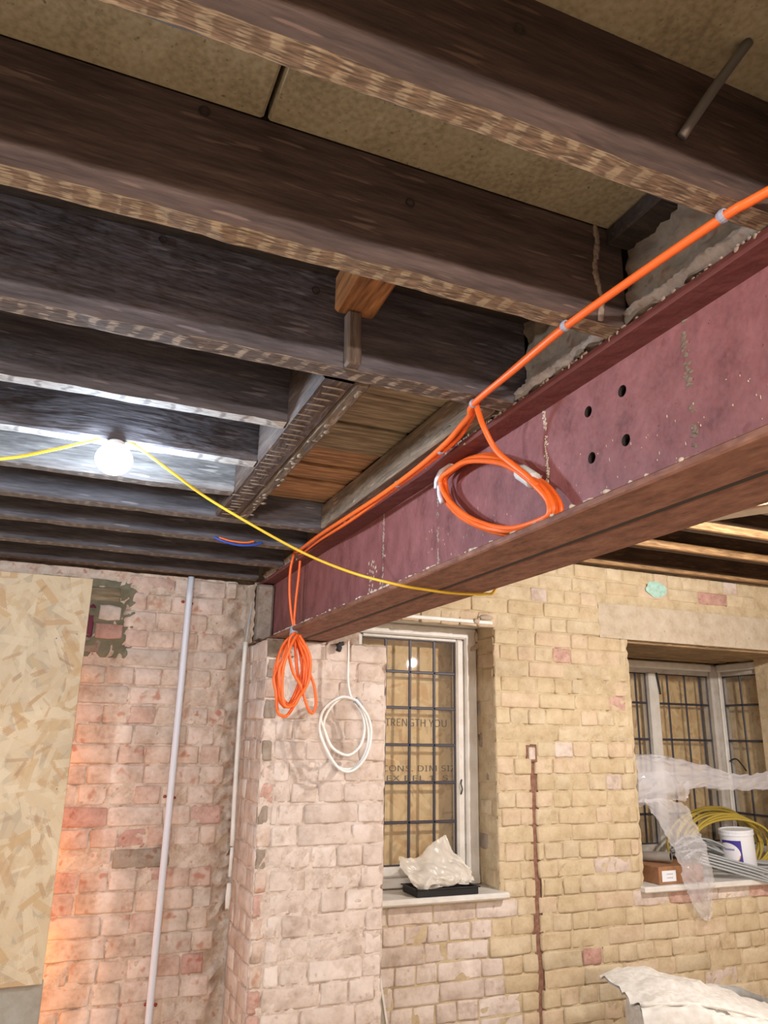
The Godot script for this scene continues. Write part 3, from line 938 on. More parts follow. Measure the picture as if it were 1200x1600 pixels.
# ==================================================================== timbers
# rough-sawn length of wood along x: two surfaces, sides (triplanar grain) and underside (lath ghosts)
func timber_x(called: String, label: String, x0: float, x1: float, y0: float, y1: float, z0: float, z1: float, side: Material, under: Material, group: String, seed_: int) -> Node3D:
	var t := thing(called, label, "joist", V((x0 + x1) * 0.5, y0, (z0 + z1) * 0.5), group)
	var n := int((x1 - x0) / 0.035)
	var sides := st_new()
	var bottom := st_new()
	var prev := []
	var bev := 0.005
	for i in n + 1:
		var x := x0 + (x1 - x0) * i / n
		var ring := []
		var prof := [Vector2(y1, z1), Vector2(y0 + bev, z1), Vector2(y0, z1 - bev), Vector2(y0, z0 + bev), Vector2(y0 + bev, z0), Vector2(y1, z0)]
		for k in 6:
			var p: Vector2 = prof[k]
			var a := 0.0022 if k > 0 and k < 5 else 0.0
			var jit := nz.get_noise_3d(x * 9.0, k * 7.0, seed_) * a + nz.get_noise_3d(x * 40.0, k * 3.0, seed_ + 50.0) * a
			var jit2 := nz.get_noise_3d(x * 8.0, k * 11.0 + 90.0, seed_) * a
			ring.append(V(x, p.x + jit, p.y + jit2))
		if i > 0:
			for k in 5:
				var st: SurfaceTool = bottom if k == 2 else sides
				var out := [Vector3(0, 0, 1), Vector3(0, -1, 1), Vector3(0, -1, 0), Vector3(0, -1, -1), Vector3(0, 0, -1)][k] as Vector3
				if k == 2:
					var u0 := x0 + (x1 - x0) * (i - 1) / n
					var cs := [[prev[2], Vector2(u0, 0)], [prev[3], Vector2(u0, 1)], [ring[3], Vector2(x, 1)], [prev[2], Vector2(u0, 0)], [ring[3], Vector2(x, 1)], [ring[2], Vector2(x, 0)]]
					if ((cs[1][0] as Vector3) - (cs[0][0] as Vector3)).cross((cs[2][0] as Vector3) - (cs[0][0] as Vector3)).dot(out) > 0.0:
						cs = [cs[0], cs[2], cs[1], cs[3], cs[5], cs[4]]
					for c in cs:
						st.set_uv(c[1])
						st.add_vertex(c[0])
				else:
					quad(st, prev[k], prev[k + 1], ring[k + 1], ring[k], out)
		if i == 0 or i == n:
			var o := Vector3(-1 if i == 0 else 1, 0, 0)
			quad(sides, ring[0], ring[1], ring[4], ring[5], o)
			quad(sides, ring[1], ring[2], ring[3], ring[4], o)
		prev = ring
	sides.generate_normals()
	bottom.generate_normals()
	bottom.generate_tangents()
	var mesh := sides.commit()
	mesh.surface_set_material(0, side)
	bottom.commit(mesh)
	mesh.surface_set_material(1, under)
	obj_mesh("timber", mesh, side, t)
	return t

# dark plug that paints in the shade inside an open bolt hole
func bolt(parent: Node, at: Vector3, r := 0.006):
	var st := st_new()
	lathe(st, [Vector2(r, -0.01), Vector2(r, 0.0015), Vector2(r * 0.75, 0.0015), Vector2(r * 0.6, -0.002), Vector2(0.0, -0.003)], at, Basis(Vector3(1, 0, 0), PI * 0.5), 12)
	obj("bolt_hole", st, M.iron, parent)

func joists():
	var g := "old ceiling joists"
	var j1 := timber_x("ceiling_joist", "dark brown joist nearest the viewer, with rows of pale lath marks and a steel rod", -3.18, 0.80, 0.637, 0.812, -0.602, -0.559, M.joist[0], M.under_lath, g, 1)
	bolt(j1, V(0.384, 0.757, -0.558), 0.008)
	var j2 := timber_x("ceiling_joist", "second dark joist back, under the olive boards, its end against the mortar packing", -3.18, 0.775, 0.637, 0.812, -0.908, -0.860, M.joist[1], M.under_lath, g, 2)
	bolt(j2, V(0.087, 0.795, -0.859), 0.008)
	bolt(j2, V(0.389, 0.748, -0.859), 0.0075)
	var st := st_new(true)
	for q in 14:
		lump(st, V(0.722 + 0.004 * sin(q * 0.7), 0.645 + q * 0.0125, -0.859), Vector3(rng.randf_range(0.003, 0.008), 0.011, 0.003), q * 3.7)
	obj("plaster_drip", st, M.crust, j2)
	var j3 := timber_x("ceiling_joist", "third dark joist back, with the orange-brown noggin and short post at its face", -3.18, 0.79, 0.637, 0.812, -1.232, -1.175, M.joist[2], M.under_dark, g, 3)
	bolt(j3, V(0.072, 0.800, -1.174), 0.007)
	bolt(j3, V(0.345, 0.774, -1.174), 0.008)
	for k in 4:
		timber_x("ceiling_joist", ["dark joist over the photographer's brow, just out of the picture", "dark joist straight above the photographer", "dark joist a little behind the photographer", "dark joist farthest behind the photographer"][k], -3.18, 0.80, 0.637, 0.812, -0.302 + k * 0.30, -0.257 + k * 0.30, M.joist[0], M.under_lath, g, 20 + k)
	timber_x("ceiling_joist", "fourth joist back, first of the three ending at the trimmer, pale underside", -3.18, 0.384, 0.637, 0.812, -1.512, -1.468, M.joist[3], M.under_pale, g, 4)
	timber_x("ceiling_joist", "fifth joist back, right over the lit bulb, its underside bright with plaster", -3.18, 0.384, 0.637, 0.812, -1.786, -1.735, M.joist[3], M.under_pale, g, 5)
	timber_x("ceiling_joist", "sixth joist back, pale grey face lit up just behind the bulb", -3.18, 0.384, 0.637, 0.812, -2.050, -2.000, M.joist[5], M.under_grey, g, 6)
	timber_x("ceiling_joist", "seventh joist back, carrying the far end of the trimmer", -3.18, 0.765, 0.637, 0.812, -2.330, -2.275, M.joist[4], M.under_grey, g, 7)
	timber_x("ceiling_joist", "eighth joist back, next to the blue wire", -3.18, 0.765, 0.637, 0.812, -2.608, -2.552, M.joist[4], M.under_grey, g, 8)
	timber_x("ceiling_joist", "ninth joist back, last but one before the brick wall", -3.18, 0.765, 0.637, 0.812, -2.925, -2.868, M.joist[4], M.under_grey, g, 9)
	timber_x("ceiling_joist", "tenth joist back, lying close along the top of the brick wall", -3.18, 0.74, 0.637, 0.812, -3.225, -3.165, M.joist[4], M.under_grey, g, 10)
	# trimmer: a deep member with a paler strip nailed along it
	var t := thing("trimmer_joist", "reddish dark trimmer running away from the viewer, cut joists ending at it", "joist", V(0.434, 0.637, -1.75))
	st = st_new()
	var n := 30
	var prev := []
	for i in n + 1:
		var z := -1.236 - 1.036 * i / n
		var jit := func(k: float) -> float: return 0.0025 * nz.get_noise_2d(z * 11.0, k * 9.0)
		var ring := [V(0.384, 0.812, z), V(0.384 + jit.call(1.0), 0.643, z), V(0.390, 0.637 + jit.call(2.0), z), V(0.446, 0.637 + jit.call(3.0), z), V(0.450, 0.642, z), V(0.450, 0.812, z)]
		if i > 0:
			for k in 5:
				quad(st, prev[k], prev[k + 1], ring[k + 1], ring[k], [Vector3(-1, 0, 0), Vector3(-1, -1, 0), Vector3(0, -1, 0), Vector3(1, -1, 0), Vector3(1, 0, 0)][k])
		if i == 0 or i == n:
			quad(st, ring[0], ring[1], ring[4], ring[5], Vector3(0, 0, 1 if i == 0 else -1))
		prev = ring
	obj("timber", st, M.joist_z, t)
	# chopped lath marks on its underside: thin ridges of plaster
	st = st_new(true)
	for q in 34:
		var z := -1.27 - 0.99 * q / 34.0
		lump(st, V(0.416 + rng.randfn(0.0, 0.006), 0.6365, z), Vector3(rng.randf_range(0.014, 0.028), 0.0012, 0.0034), q * 5.1)
	obj("plaster_ridge", st, M.old_mortar, t)
	st = st_new()
	cbox(st, V(0.467, 0.660, -1.752), Vector3(0.032, 0.046, 1.03), 0.005)
	obj("edge_strip", st, M.joist_pale_z, t)
	st = st_new(true)
	for q in 36:
		var z := -1.26 - 1.0 * rng.randf()
		lump(st, V(0.474 + rng.randfn(0.0, 0.007), 0.637, z), Vector3(rng.randf_range(0.003, 0.009), 0.0018, rng.randf_range(0.003, 0.012)), q * 2.3)
	obj("plaster_crumbs", st, M.old_mortar, t)
	# old floorboards over the filled hearth, between trimmer and plate
	var hearth := thing("hearth_boards", "floorboards seen from below between trimmer and steel beam, grey and orange-brown", "floorboards", V(0.6, 0.717, -1.75))
	var edges := [-1.236, -1.43, -1.617, -1.786, -1.927, -1.995, -2.056, -2.188, -2.270]
	for i in edges.size() - 1:
		var m: Material = M.plank_grey if i < 3 else any_of(M.plank_orange)
		st = st_new()
		cbox(st, V(0.61, 0.7275 + (0.007 if i % 2 == 1 else 0.0) + rng.randf_range(-0.002, 0.003), (edges[i] + edges[i + 1]) * 0.5), Vector3(0.25, 0.02, absf(edges[i + 1] - edges[i]) - 0.011), 0.003, Basis(Vector3(1, 0, 0), rng.randfn(0.0, 0.02)))
		obj("plank", st, m, hearth)
	# plate along the beam
	t = thing("wall_plate", "pale weathered timber plate lying along the top edge of the red beam", "timber plate", V(0.74, 0.637, -1.76))
	st = st_new()
	cbox(st, V(0.741, 0.6775, -1.755), Vector3(0.036, 0.079, 1.034), 0.004)
	obj("timber", st, M.plate, t)
	st = st_new(true)
	for q in 40:
		var z := -1.25 - 1.0 * rng.randf()
		lump(st, V(0.7235, rng.randf_range(0.642, 0.680), z), Vector3(0.0010, rng.randf_range(0.003, 0.010), rng.randf_range(0.01, 0.05)), q * 1.9)
	obj("plaster_smear", st, M.old_mortar, t)
	# noggin and post
	t = thing("noggin", "short orange-brown block wedged between the second and third joists", "timber block", V(0.41, 0.735, -1.04))
	st = st_new()
	cbox(st, V(0.413, 0.775, -1.0415), Vector3(0.076, 0.076, 0.262), 0.006, Basis(Vector3(0, 1, 0), -0.05))
	obj("timber", st, M.noggin, t)
	t = thing("short_post", "thin grey upright batten under the orange-brown block", "batten", V(0.415, 0.632, -1.16))
	st = st_new()
	cbox(st, V(0.415, 0.683, -1.160), Vector3(0.026, 0.104, 0.026), 0.003, Basis(Vector3(0, 0, 1), 0.02))
	obj("timber", st, M.batten_y, t)
	# steel rod up beside the first joist
	t = thing("steel_rod", "grey steel rod slanting up from the nearest joist", "rod", V(0.62, 0.70, -0.55))
	st = st_new(true)
	tube(st, [V(0.604, 0.690, -0.553), V(0.640, 0.755, -0.528), V(0.674, 0.812, -0.502)], 0.0062, 4, 10)
	obj("rod", st, M.steel, t)
	# joists of the higher ceiling right of the beam, with new battens nailed along their feet
	var names := ["first", "second", "third", "fourth", "fifth"]
	var zs := [-3.245, -2.835, -2.495, -2.155, -1.80]
	for i in 5:
		t = thing("ceiling_joist_high", "brown joist with pale batten, %s out from the window wall, right of beam" % names[i], "joist", V(2.9, 0.90, zs[i]), "joists right of the beam")
		st = st_new()
		span(st, V(1.0, 0.90, zs[i] - 0.022), V(4.9, 1.049, zs[i] + 0.022), 0.003)
		obj("timber", st, M.brown_timber, t)
		st = st_new()
		span(st, V(1.0, 0.898, zs[i] + 0.0222), V(4.9, 0.936 if i > 0 else 0.918, zs[i] + 0.047), 0.003)
		obj("batten", st, M.new_timber, t)

# ==================================================================== windows
func frame_bar(parent: Node, called: String, a: Vector3, b: Vector3, m: Material, bev := 0.005):
	var st := st_new()
	span(st, a, b, bev)
	obj(called, st, m, parent)

func window_leaded():
	var w := struct("window_1", V(1.61, -0.66, -3.5), "white painted leaded casement window, boarded up outside", "window")
	# frame: jambs, head, sill rail
	frame_bar(w, "jamb", V(1.902, -0.655, -3.55), V(1.970, 0.50, -3.465), M.white_paint, 0.008)
	frame_bar(w, "jamb", V(1.250, -0.655, -3.55), V(1.300, 0.50, -3.465), M.white_paint, 0.008)
	frame_bar(w, "head", V(1.250, 0.484, -3.55), V(1.970, 0.54, -3.465), M.white_paint, 0.008)
	frame_bar(w, "bottom_rail", V(1.250, -0.66, -3.55), V(1.970, -0.618, -3.462), M.white_paint, 0.006)
	# opening sash
	frame_bar(w, "stile", V(1.858, -0.617, -3.535), V(1.900, 0.482, -3.478), M.white_paint, 0.009)
	frame_bar(w, "stile", V(1.302, -0.617, -3.535), V(1.345, 0.482, -3.478), M.white_paint, 0.009)
	frame_bar(w, "sash_rail", V(1.345, 0.468, -3.535), V(1.858, 0.482, -3.478), M.white_paint, 0.005)
	frame_bar(w, "sash_rail", V(1.345, -0.617, -3.535), V(1.858, -0.572, -3.478), M.white_paint, 0.009)
	# sliver of torn filler beside the jamb
	var st := st_new(true)
	sheet(st, [[V(1.93, 0.445, -3.462), V(1.955, 0.455, -3.455), V(1.975, 0.485, -3.45)], [V(1.93, 0.425, -3.458), V(1.955, 0.432, -3.45), V(1.975, 0.455, -3.445)]], 4, 0.004, 20.0, 0.006)
	obj("torn_filler", st, M.plaster, w)
	var xs := [1.345, 1.476, 1.608, 1.741, 1.858]
	var ys := [-0.572, -0.385, -0.209, -0.037, 0.136, 0.308, 0.468]
	leaded(w, xs, ys, func(a: float, b: float) -> Vector3: return V(a, b, -3.5), Vector3(0, 0, 1))
	# handle on the jamb
	st = st_new(true)
	tube(st, [V(1.874, -0.262, -3.475), V(1.876, -0.238, -3.466), V(1.871, -0.215, -3.468), V(1.878, -0.195, -3.474)], 0.0035, 4)
	obj("stay_hook", st, M.lead, w)
	# lining board of the head with its bright front edge
	st = st_new()
	span(st, V(1.25, 0.541, -3.48), V(1.965, 0.560, -3.293), 0.003)
	obj("head_lining", st, M.white_paint, w)
	st = st_new(true)
	lump(st, V(1.872, 0.553, -3.292), Vector3(0.018, 0.014, 0.008), 4.0)
	lump(st, V(1.93, 0.575, -3.297), Vector3(0.04, 0.014, 0.010), 9.0)
	lump(st, V(1.965, 0.50, -3.46), Vector3(0.012, 0.03, 0.012), 12.0)
	obj("filler", st, M.plaster, w)
	# window board
	st = st_new()
	span(st, V(1.25, -0.689, -3.468), V(1.998, -0.662, -3.245), 0.008)
	obj("window_board", st, M.white_paint, w)
	# strand board fixed across the opening outside, with its printed lettering
	var o := thing("strand_board", "strand board across the outside of the leaded window, printed in black", "board", V(1.61, -0.1, -3.59))
	st = st_new()
	span(st, V(1.252, -0.69, -3.615), V(1.970, 0.563, -3.597), 0.002)
	obj("panel", st, M.osb_far, o)
	print_on(o, "STRENGTH YOU", V(1.677, 0.067, -3.5955), 0.036, 0.365, 0.0)
	print_on(o, "GS - CONS. DIM SIZE", V(1.660, -0.150, -3.5955), 0.028, 0.56, 0.0)
	print_on(o, "OSB EX BEL 1  S JE", V(1.660, -0.195, -3.5955), 0.030, 0.56, 0.0)

func print_on(parent: Node, text: String, at: Vector3, height: float, width: float, turn: float):
	var f := SystemFont.new()
	f.font_names = PackedStringArray(["Droid Sans"])
	var tm := TextMesh.new()
	tm.text = text
	tm.font = f
	tm.font_size = 32
	tm.pixel_size = 0.001
	tm.depth = 0.0006
	tm.material = plain(hexc("5a5040"), 0.9)
	var sz := tm.get_aabb().size
	var o := MeshInstance3D.new()
	o.name = "lettering"
	o.mesh = tm
	o.position = at - world_of(parent)
	o.rotation.y = turn
	if sz.x > 0.0001:
		o.scale = Vector3(width / sz.x, height / sz.y, 1.0)
	parent.add_child(o, true)

# lead cames and separate panes on a grid; f maps (across, up) to the world
func leaded(w: Node, xs: Array, ys: Array, f: Callable, n: Vector3):
	for i in xs.size():
		var a: Vector3 = f.call(xs[i], ys[0])
		var b: Vector3 = f.call(xs[i], ys[ys.size() - 1])
		came(w, a, b, n)
	for j in ys.size():
		var a: Vector3 = f.call(xs[0], ys[j])
		var b: Vector3 = f.call(xs[xs.size() - 1], ys[j])
		came(w, a, b, n)
	for i in xs.size() - 1:
		for j in ys.size() - 1:
			var st := st_new()
			var a: Vector3 = f.call(xs[i], ys[j])
			var b: Vector3 = f.call(xs[i + 1], ys[j + 1])
			var pad := n.cross(Vector3.UP).abs() * 0.002 + Vector3(0, 0.002, 0)
			var c := (a + b) * 0.5
			var s := (b - a).abs() - pad * 2.0 + n.abs() * 0.003
			cbox(st, c, s, 0.0, Basis(Vector3.UP.cross(n).normalized(), rng.randfn(0.0, 0.002)))
			obj("pane", st, M.pane, w)

func came(w: Node, a: Vector3, b: Vector3, n: Vector3):
	var st := st_new()
	var d := (b - a).abs()
	cbox(st, (a + b) * 0.5, d + (Vector3.ONE - n.abs()) * 0.014 * (Vector3(1, 0, 1) if d.y > d.x + d.z else Vector3(0, 1, 0)) + n.abs() * 0.009, 0.003)
	obj("lead_came", st, M.lead, w)

func window_bay():
	var w := struct("window_2", V(3.45, -0.69, -3.7), "box bay window with white posts and leaded glass, boarded outside", "window")
	var zf := -4.0
	var xr := 4.12
	# posts and rails of the front
	frame_bar(w, "corner_post", V(4.035, -0.68, zf - 0.06), V(4.175, 0.50, zf + 0.045), M.grey_paint, 0.012)
	frame_bar(w, "post_bead", V(4.085, -0.68, zf + 0.044), V(4.115, 0.46, zf + 0.062), M.white_paint, 0.008)
	frame_bar(w, "mullion", V(3.515, -0.68, zf - 0.05), V(3.590, 0.43, zf + 0.04), M.white_paint, 0.010)
	frame_bar(w, "head", V(2.78, 0.425, zf - 0.06), V(4.035, 0.50, zf + 0.03), M.grey_paint, 0.010)
	frame_bar(w, "head_bead", V(2.78, 0.452, zf + 0.03), V(4.035, 0.50, zf + 0.055), M.white_paint, 0.008)
	frame_bar(w, "bottom_rail", V(2.78, -0.68, zf - 0.06), V(4.035, -0.60, zf + 0.03), M.grey_paint, 0.010)
	# right cheek
	frame_bar(w, "head", V(xr - 0.02, 0.425, -3.955), V(xr + 0.06, 0.50, -3.32), M.grey_paint, 0.010)
	frame_bar(w, "head_bead", V(xr - 0.045, 0.452, -3.955), V(xr - 0.02, 0.50, -3.32), M.white_paint, 0.008)
	frame_bar(w, "bottom_rail", V(xr - 0.02, -0.68, -3.955), V(xr + 0.06, -0.60, -3.32), M.grey_paint, 0.010)
	frame_bar(w, "jamb", V(xr - 0.02, -0.68, -3.37), V(xr + 0.06, 0.43, -3.32), M.grey_paint, 0.010)
	var ys := [-0.60, -0.43, -0.21, 0.012, 0.236, 0.425]
	leaded(w, [2.90, 3.03, 3.165, 3.30, 3.432, 3.515], ys, func(a: float, b: float) -> Vector3: return V(a, b, zf), Vector3(0, 0, 1))
	leaded(w, [3.590, 3.693, 3.839, 3.965, 4.035], ys, func(a: float, b: float) -> Vector3: return V(a, b, zf), Vector3(0, 0, 1))
	leaded(w, [-3.955, -3.81, -3.633, -3.46, -3.37], ys, func(a: float, b: float) -> Vector3: return V(xr + 0.01, b, a), Vector3(-1, 0, 0))
	# green stay at the top of the mullion, hook on the corner post
	var st := st_new(true)
	tube(st, [V(3.565, 0.425, zf + 0.05), V(3.575, 0.36, zf + 0.052), V(3.585, 0.29, zf + 0.05)], 0.006, 4)
	obj("stay", st, M.black, w)
	st = st_new(true)
	tube(st, [V(4.09, -0.115, zf + 0.075), V(4.105, -0.10, zf + 0.10), V(4.11, -0.112, zf + 0.13), V(4.112, -0.17, zf + 0.18)], 0.005, 4)
	obj("catch", st, M.iron, w)
	# bay shell outside: sill board, cheek, roof
	st = st_new()
	span(st, V(2.77, -0.712, -3.97), V(4.14, -0.684, -3.262), 0.006)
	obj("window_board", st, M.white_paint, w)
	st = st_new()
	span(st, V(2.60, -1.55, -4.3), V(2.80, 0.62, -3.6), 0.002)
	span(st, V(2.60, 0.56, -4.3), V(4.5, 0.66, -3.6), 0.002)
	span(st, V(2.60, -1.55, -4.3), V(4.5, -0.715, -3.6), 0.002)
	obj("bay_shell", st, M.brown_timber, w)
	# rough boards of the soffit, gaps between
	var zz := [-3.325, -3.47, -3.59, -3.73, -3.86, -3.98]
	for i in 5:
		st = st_new()
		cbox(st, V(3.44, 0.514 + rng.randf_range(0.0, 0.006), (zz[i] + zz[i + 1]) * 0.5), Vector3(1.30, 0.018, zz[i] - zz[i + 1] - 0.006), 0.003, Basis(Vector3(1, 0, 0), rng.randfn(0.0, 0.03)))
		obj("soffit_board", st, M.soffit, w)
	# strand boards outside the glass
	var o := thing("strand_board", "strand board behind the front glass of the bay, stamped up its middle", "board", V(3.4, -0.1, -4.09))
	st = st_new()
	span(st, V(2.80, -0.71, -4.105), V(4.20, 0.56, -4.087), 0.002)
	obj("panel", st, M.osb_far, o)
	o = thing("strand_board", "strand board behind the right-hand side glass of the bay", "board", V(4.24, -0.1, -3.7))
	st = st_new()
	span(st, V(4.225, -0.71, -4.08), V(4.243, 0.56, -3.30), 0.002)
	obj("panel", st, M.osb_far, o)

# ==================================================================== boards, pipes
func boards_and_pipes():
	var o := thing("strand_board", "tall pale strand board standing in front of the left brick wall", "board", V(-0.52, -0.82, -3.13))
	var st := st_new()
	span(st, V(-1.14, -0.82, -3.139), V(0.083, 0.566, -3.121), 0.002)
	obj("panel", st, M.osb, o)
	for p in [[0.05, 0.35], [0.05, -0.2], [-0.02, 0.33], [-0.3, 0.33], [-0.28, -0.5]]:
		st = st_new()
		lump(st, V(p[0], p[1], -3.121), Vector3(0.003, 0.003, 0.002), p[0] * 90.0)
		obj("screw", st, M.steel, o)
	o = thing("plasterboard", "grey lower board under the strand board at the left", "board", V(-0.5, -1.5, -3.13))
	st = st_new()
	span(st, V(-1.14, FL, -3.158), V(0.088, -0.812, -3.141), 0.003)
	obj("panel", st, M.grey_board, o)
	# the timber studs that hold both boards off the wall
	o = thing("stud", "timber stud hidden behind the left boards", "stud", V(-0.6, FL, -3.2))
	st = st_new()
	span(st, V(-0.62, FL, -3.29), V(-0.575, 0.56, -3.159), 0.003)
	obj("timber", st, M.new_timber, o)
	# white conduit on the left wall
	o = thing("conduit_pipe", "long white plastic conduit running up the pink brick wall", "pipe", V(0.47, FL, -3.275))
	st = st_new(true)
	tube(st, [V(0.462, FL, -3.272), V(0.466, -0.8, -3.272), V(0.471, -0.1, -3.272), V(0.4755, 0.638, -3.272)], 0.0135, 6, 16)
	obj("pipe", st, M.pvc, o)
	for y in [-0.245, -0.965, 0.53]:
		for sx in [-0.018, 0.019]:
			st = st_new(true)
			lump(st, V(0.470 + sx, y - sx * 0.15, -3.292), Vector3(0.007, 0.006, 0.006), y * 10.0 + sx)
			obj("saddle_screw", st, M.red_dot, o)
	# broken white conduit in the corner by the pier
	o = thing("conduit_remnant", "thin broken white conduit in the corner beside the pier", "pipe", V(0.71, -0.64, -3.2))
	st = st_new(true)
	tube(st, [V(0.712, 0.37, -3.20), V(0.708, 0.12, -3.20), V(0.709, -0.2, -3.20), V(0.713, -0.42, -3.20)], 0.009, 6, 10)
	obj("pipe", st, M.white_paint, o)
	st = st_new(true)
	tube(st, [V(0.713, -0.425, -3.20), V(0.712, -0.53, -3.20)], 0.007, 3, 10)
	lump(st, V(0.711, -0.60, -3.20), Vector3(0.011, 0.055, 0.011), 5.0)
	obj("broken_pipe", st, M.white_paint, o)
	st = st_new(true)
	tube(st, [V(0.713, 0.37, -3.20), V(0.722, 0.47, -3.205), V(0.740, 0.60, -3.215)], 0.0035, 5, 8)
	obj("wire", st, M.grey_cable, o)
	# leaning batten beside the pier
	o = thing("leaning_board", "thin grey board leaning in the corner right of the pier, under the window", "board", V(1.42, FL, -3.2))
	st = st_new()
	var q := Basis(Vector3(0, 0, 1), 0.20)
	cbox(st, V(1.355, -1.24, -3.20), Vector3(0.11, 0.80, 0.016), 0.002, q)
	obj("panel", st, M.grey_board, o)
	st = st_new()
	cbox(st, V(1.355, -1.24, -3.19) + q * Vector3(0.051, 0, 0), Vector3(0.009, 0.80, 0.006), 0.001, q)
	obj("edge_strip", st, M.white_paint, o)

# ==================================================================== cables
func zip(parent: Node, at: Vector3, r: float, m: Material, axis := Vector3(0, 0, 1)):
	var st := st_new()
	var q := Basis(Quaternion(Vector3.UP, axis.normalized()))
	lathe(st, [Vector2(r * 0.7, -0.005), Vector2(r, -0.005), Vector2(r * 1.12, 0.0), Vector2(r, 0.005), Vector2(r * 0.7, 0.005)], at, q, 14)
	obj("cable_tie", st, m, parent)

func cables():
	# orange cable clipped under the joists, running along the beam
	var t := thing("orange_cable", "orange cable clipped under the joists, running along the edge of the red beam", "cable", V(0.69, 0.62, -1.2))
	cable("cable", [V(0.74, 0.633, -0.40), V(0.715, 0.630, -0.50), V(0.700, 0.628, -0.552), V(0.693, 0.627, -0.58), V(0.682, 0.627, -0.711), V(0.673, 0.627, -0.881), V(0.677, 0.626, -1.03), V(0.682, 0.625, -1.195), V(0.700, 0.623, -1.245), V(0.722, 0.634, -1.32), V(0.730, 0.626, -1.407), V(0.730, 0.615, -1.556), V(0.729, 0.611, -1.772), V(0.730, 0.617, -2.013), V(0.732, 0.626, -2.312), V(0.744, 0.634, -2.56), V(0.762, 0.655, -2.69)], 0.0062, M.orange, t)
	cable("cable", [V(0.676, 0.633, -0.90), V(0.682, 0.633, -1.05), V(0.688, 0.629, -1.195), V(0.715, 0.630, -1.26), V(0.740, 0.642, -1.325), V(0.745, 0.627, -1.395), V(0.742, 0.616, -1.577), V(0.739, 0.610, -1.80), V(0.742, 0.610, -2.05), V(0.748, 0.622, -2.35), V(0.763, 0.632, -2.58), V(0.776, 0.645, -2.69)], 0.0052, M.orange, t)
	for p in [V(0.693, 0.629, -0.585), V(0.673, 0.629, -0.885), V(0.684, 0.627, -1.20), V(0.736, 0.622, -1.445), V(0.733, 0.613, -1.68)]:
		zip(t, p, 0.0080, M.clip)
	# the coil in the web of the beam
	t = thing("orange_cable_coil", "orange cable coil with white tape resting in the web of the red beam", "cable coil", V(0.785, 0.38, -1.3), "coils of orange cable")
	cable("drop", [V(0.685, 0.629, -1.195), V(0.700, 0.614, -1.209), V(0.720, 0.592, -1.224), V(0.745, 0.548, -1.222), V(0.762, 0.511, -1.192), V(0.772, 0.480, -1.160), V(0.776, 0.450, -1.13)], 0.006, M.orange, t)
	var outer := [V(0.800, 0.501, -1.201), V(0.800, 0.460, -1.136), V(0.800, 0.416, -1.095), V(0.800, 0.393, -1.094), V(0.800, 0.388, -1.127), V(0.800, 0.386, -1.201), V(0.800, 0.397, -1.285), V(0.800, 0.430, -1.379), V(0.800, 0.485, -1.484), V(0.800, 0.553, -1.566), V(0.800, 0.599, -1.589), V(0.800, 0.615, -1.565), V(0.800, 0.617, -1.504), V(0.800, 0.612, -1.436), V(0.800, 0.591, -1.347), V(0.800, 0.549, -1.264)]
	var inner := [V(0.778, 0.484, -1.173), V(0.778, 0.448, -1.132), V(0.778, 0.416, -1.107), V(0.778, 0.392, -1.100), V(0.778, 0.385, -1.110), V(0.778, 0.386, -1.159), V(0.778, 0.395, -1.219), V(0.778, 0.417, -1.289), V(0.778, 0.451, -1.364), V(0.778, 0.496, -1.431), V(0.778, 0.542, -1.475), V(0.778, 0.570, -1.484), V(0.778, 0.582, -1.452), V(0.778, 0.582, -1.402), V(0.778, 0.564, -1.335), V(0.778, 0.528, -1.243)]
	var turns := [0.0, 0.95, 0.30, 0.66, 0.12]
	var pts := []
	for k in turns.size():
		for i in 16:
			var f := float(i) / 16.0
			var f0: float = turns[k]
			var f1: float = turns[(k + 1) % turns.size()]
			var mix := lerpf(f0, f1, f)
			var p: Vector3 = (outer[i] as Vector3).lerp(inner[i], mix)
			if i < 5 or i > 14:
				p = (outer[i] as Vector3).lerp(inner[i], 0.3 + 0.6 * mix)
			pts.append(p + Vector3(rng.randfn(0.0, 0.002) + (0.004 * (k - 2) if i > 4 else 0.004 * (k - 2)), 0, 0))
	cable("coil", pts, 0.0058, M.orange, t, 3)
	var st := st_new(true)
	tube(st, [V(0.786, 0.500, -1.198), V(0.787, 0.484, -1.176), V(0.788, 0.470, -1.158)], 0.0165, 3, 12)
	obj("tape_band", st, M.tape, t)
	st = st_new(true)
	tube(st, [V(0.7995, 0.585, -1.592), V(0.7985, 0.607, -1.586), V(0.798, 0.622, -1.555), V(0.798, 0.622, -1.51)], 0.0066, 4, 10)
	obj("paper_label", st, M.white_plastic, t)
	st = st_new(true)
	tube(st, [V(0.790, 0.535, -1.543), V(0.790, 0.558, -1.556), V(0.790, 0.580, -1.556)], 0.0064, 4, 10)
	obj("paper_label", st, M.white_plastic, t)
	# the hanging coil
	t = thing("orange_cable_coil", "orange cable coil hanging from the beam's end in front of the pier", "cable coil", V(0.776, 0.06, -2.7), "coils of orange cable")
	cable("strand", [V(0.763, 0.663, -2.700), V(0.751, 0.592, -2.704), V(0.752, 0.512, -2.706), V(0.761, 0.434, -2.703), V(0.775, 0.363, -2.700), V(0.772, 0.345, -2.698)], 0.0052, M.orange, t)
	cable("strand", [V(0.783, 0.647, -2.690), V(0.780, 0.560, -2.692), V(0.775, 0.480, -2.694), V(0.773, 0.407, -2.694), V(0.776, 0.363, -2.693), V(0.780, 0.345, -2.692)], 0.0052, M.orange, t)
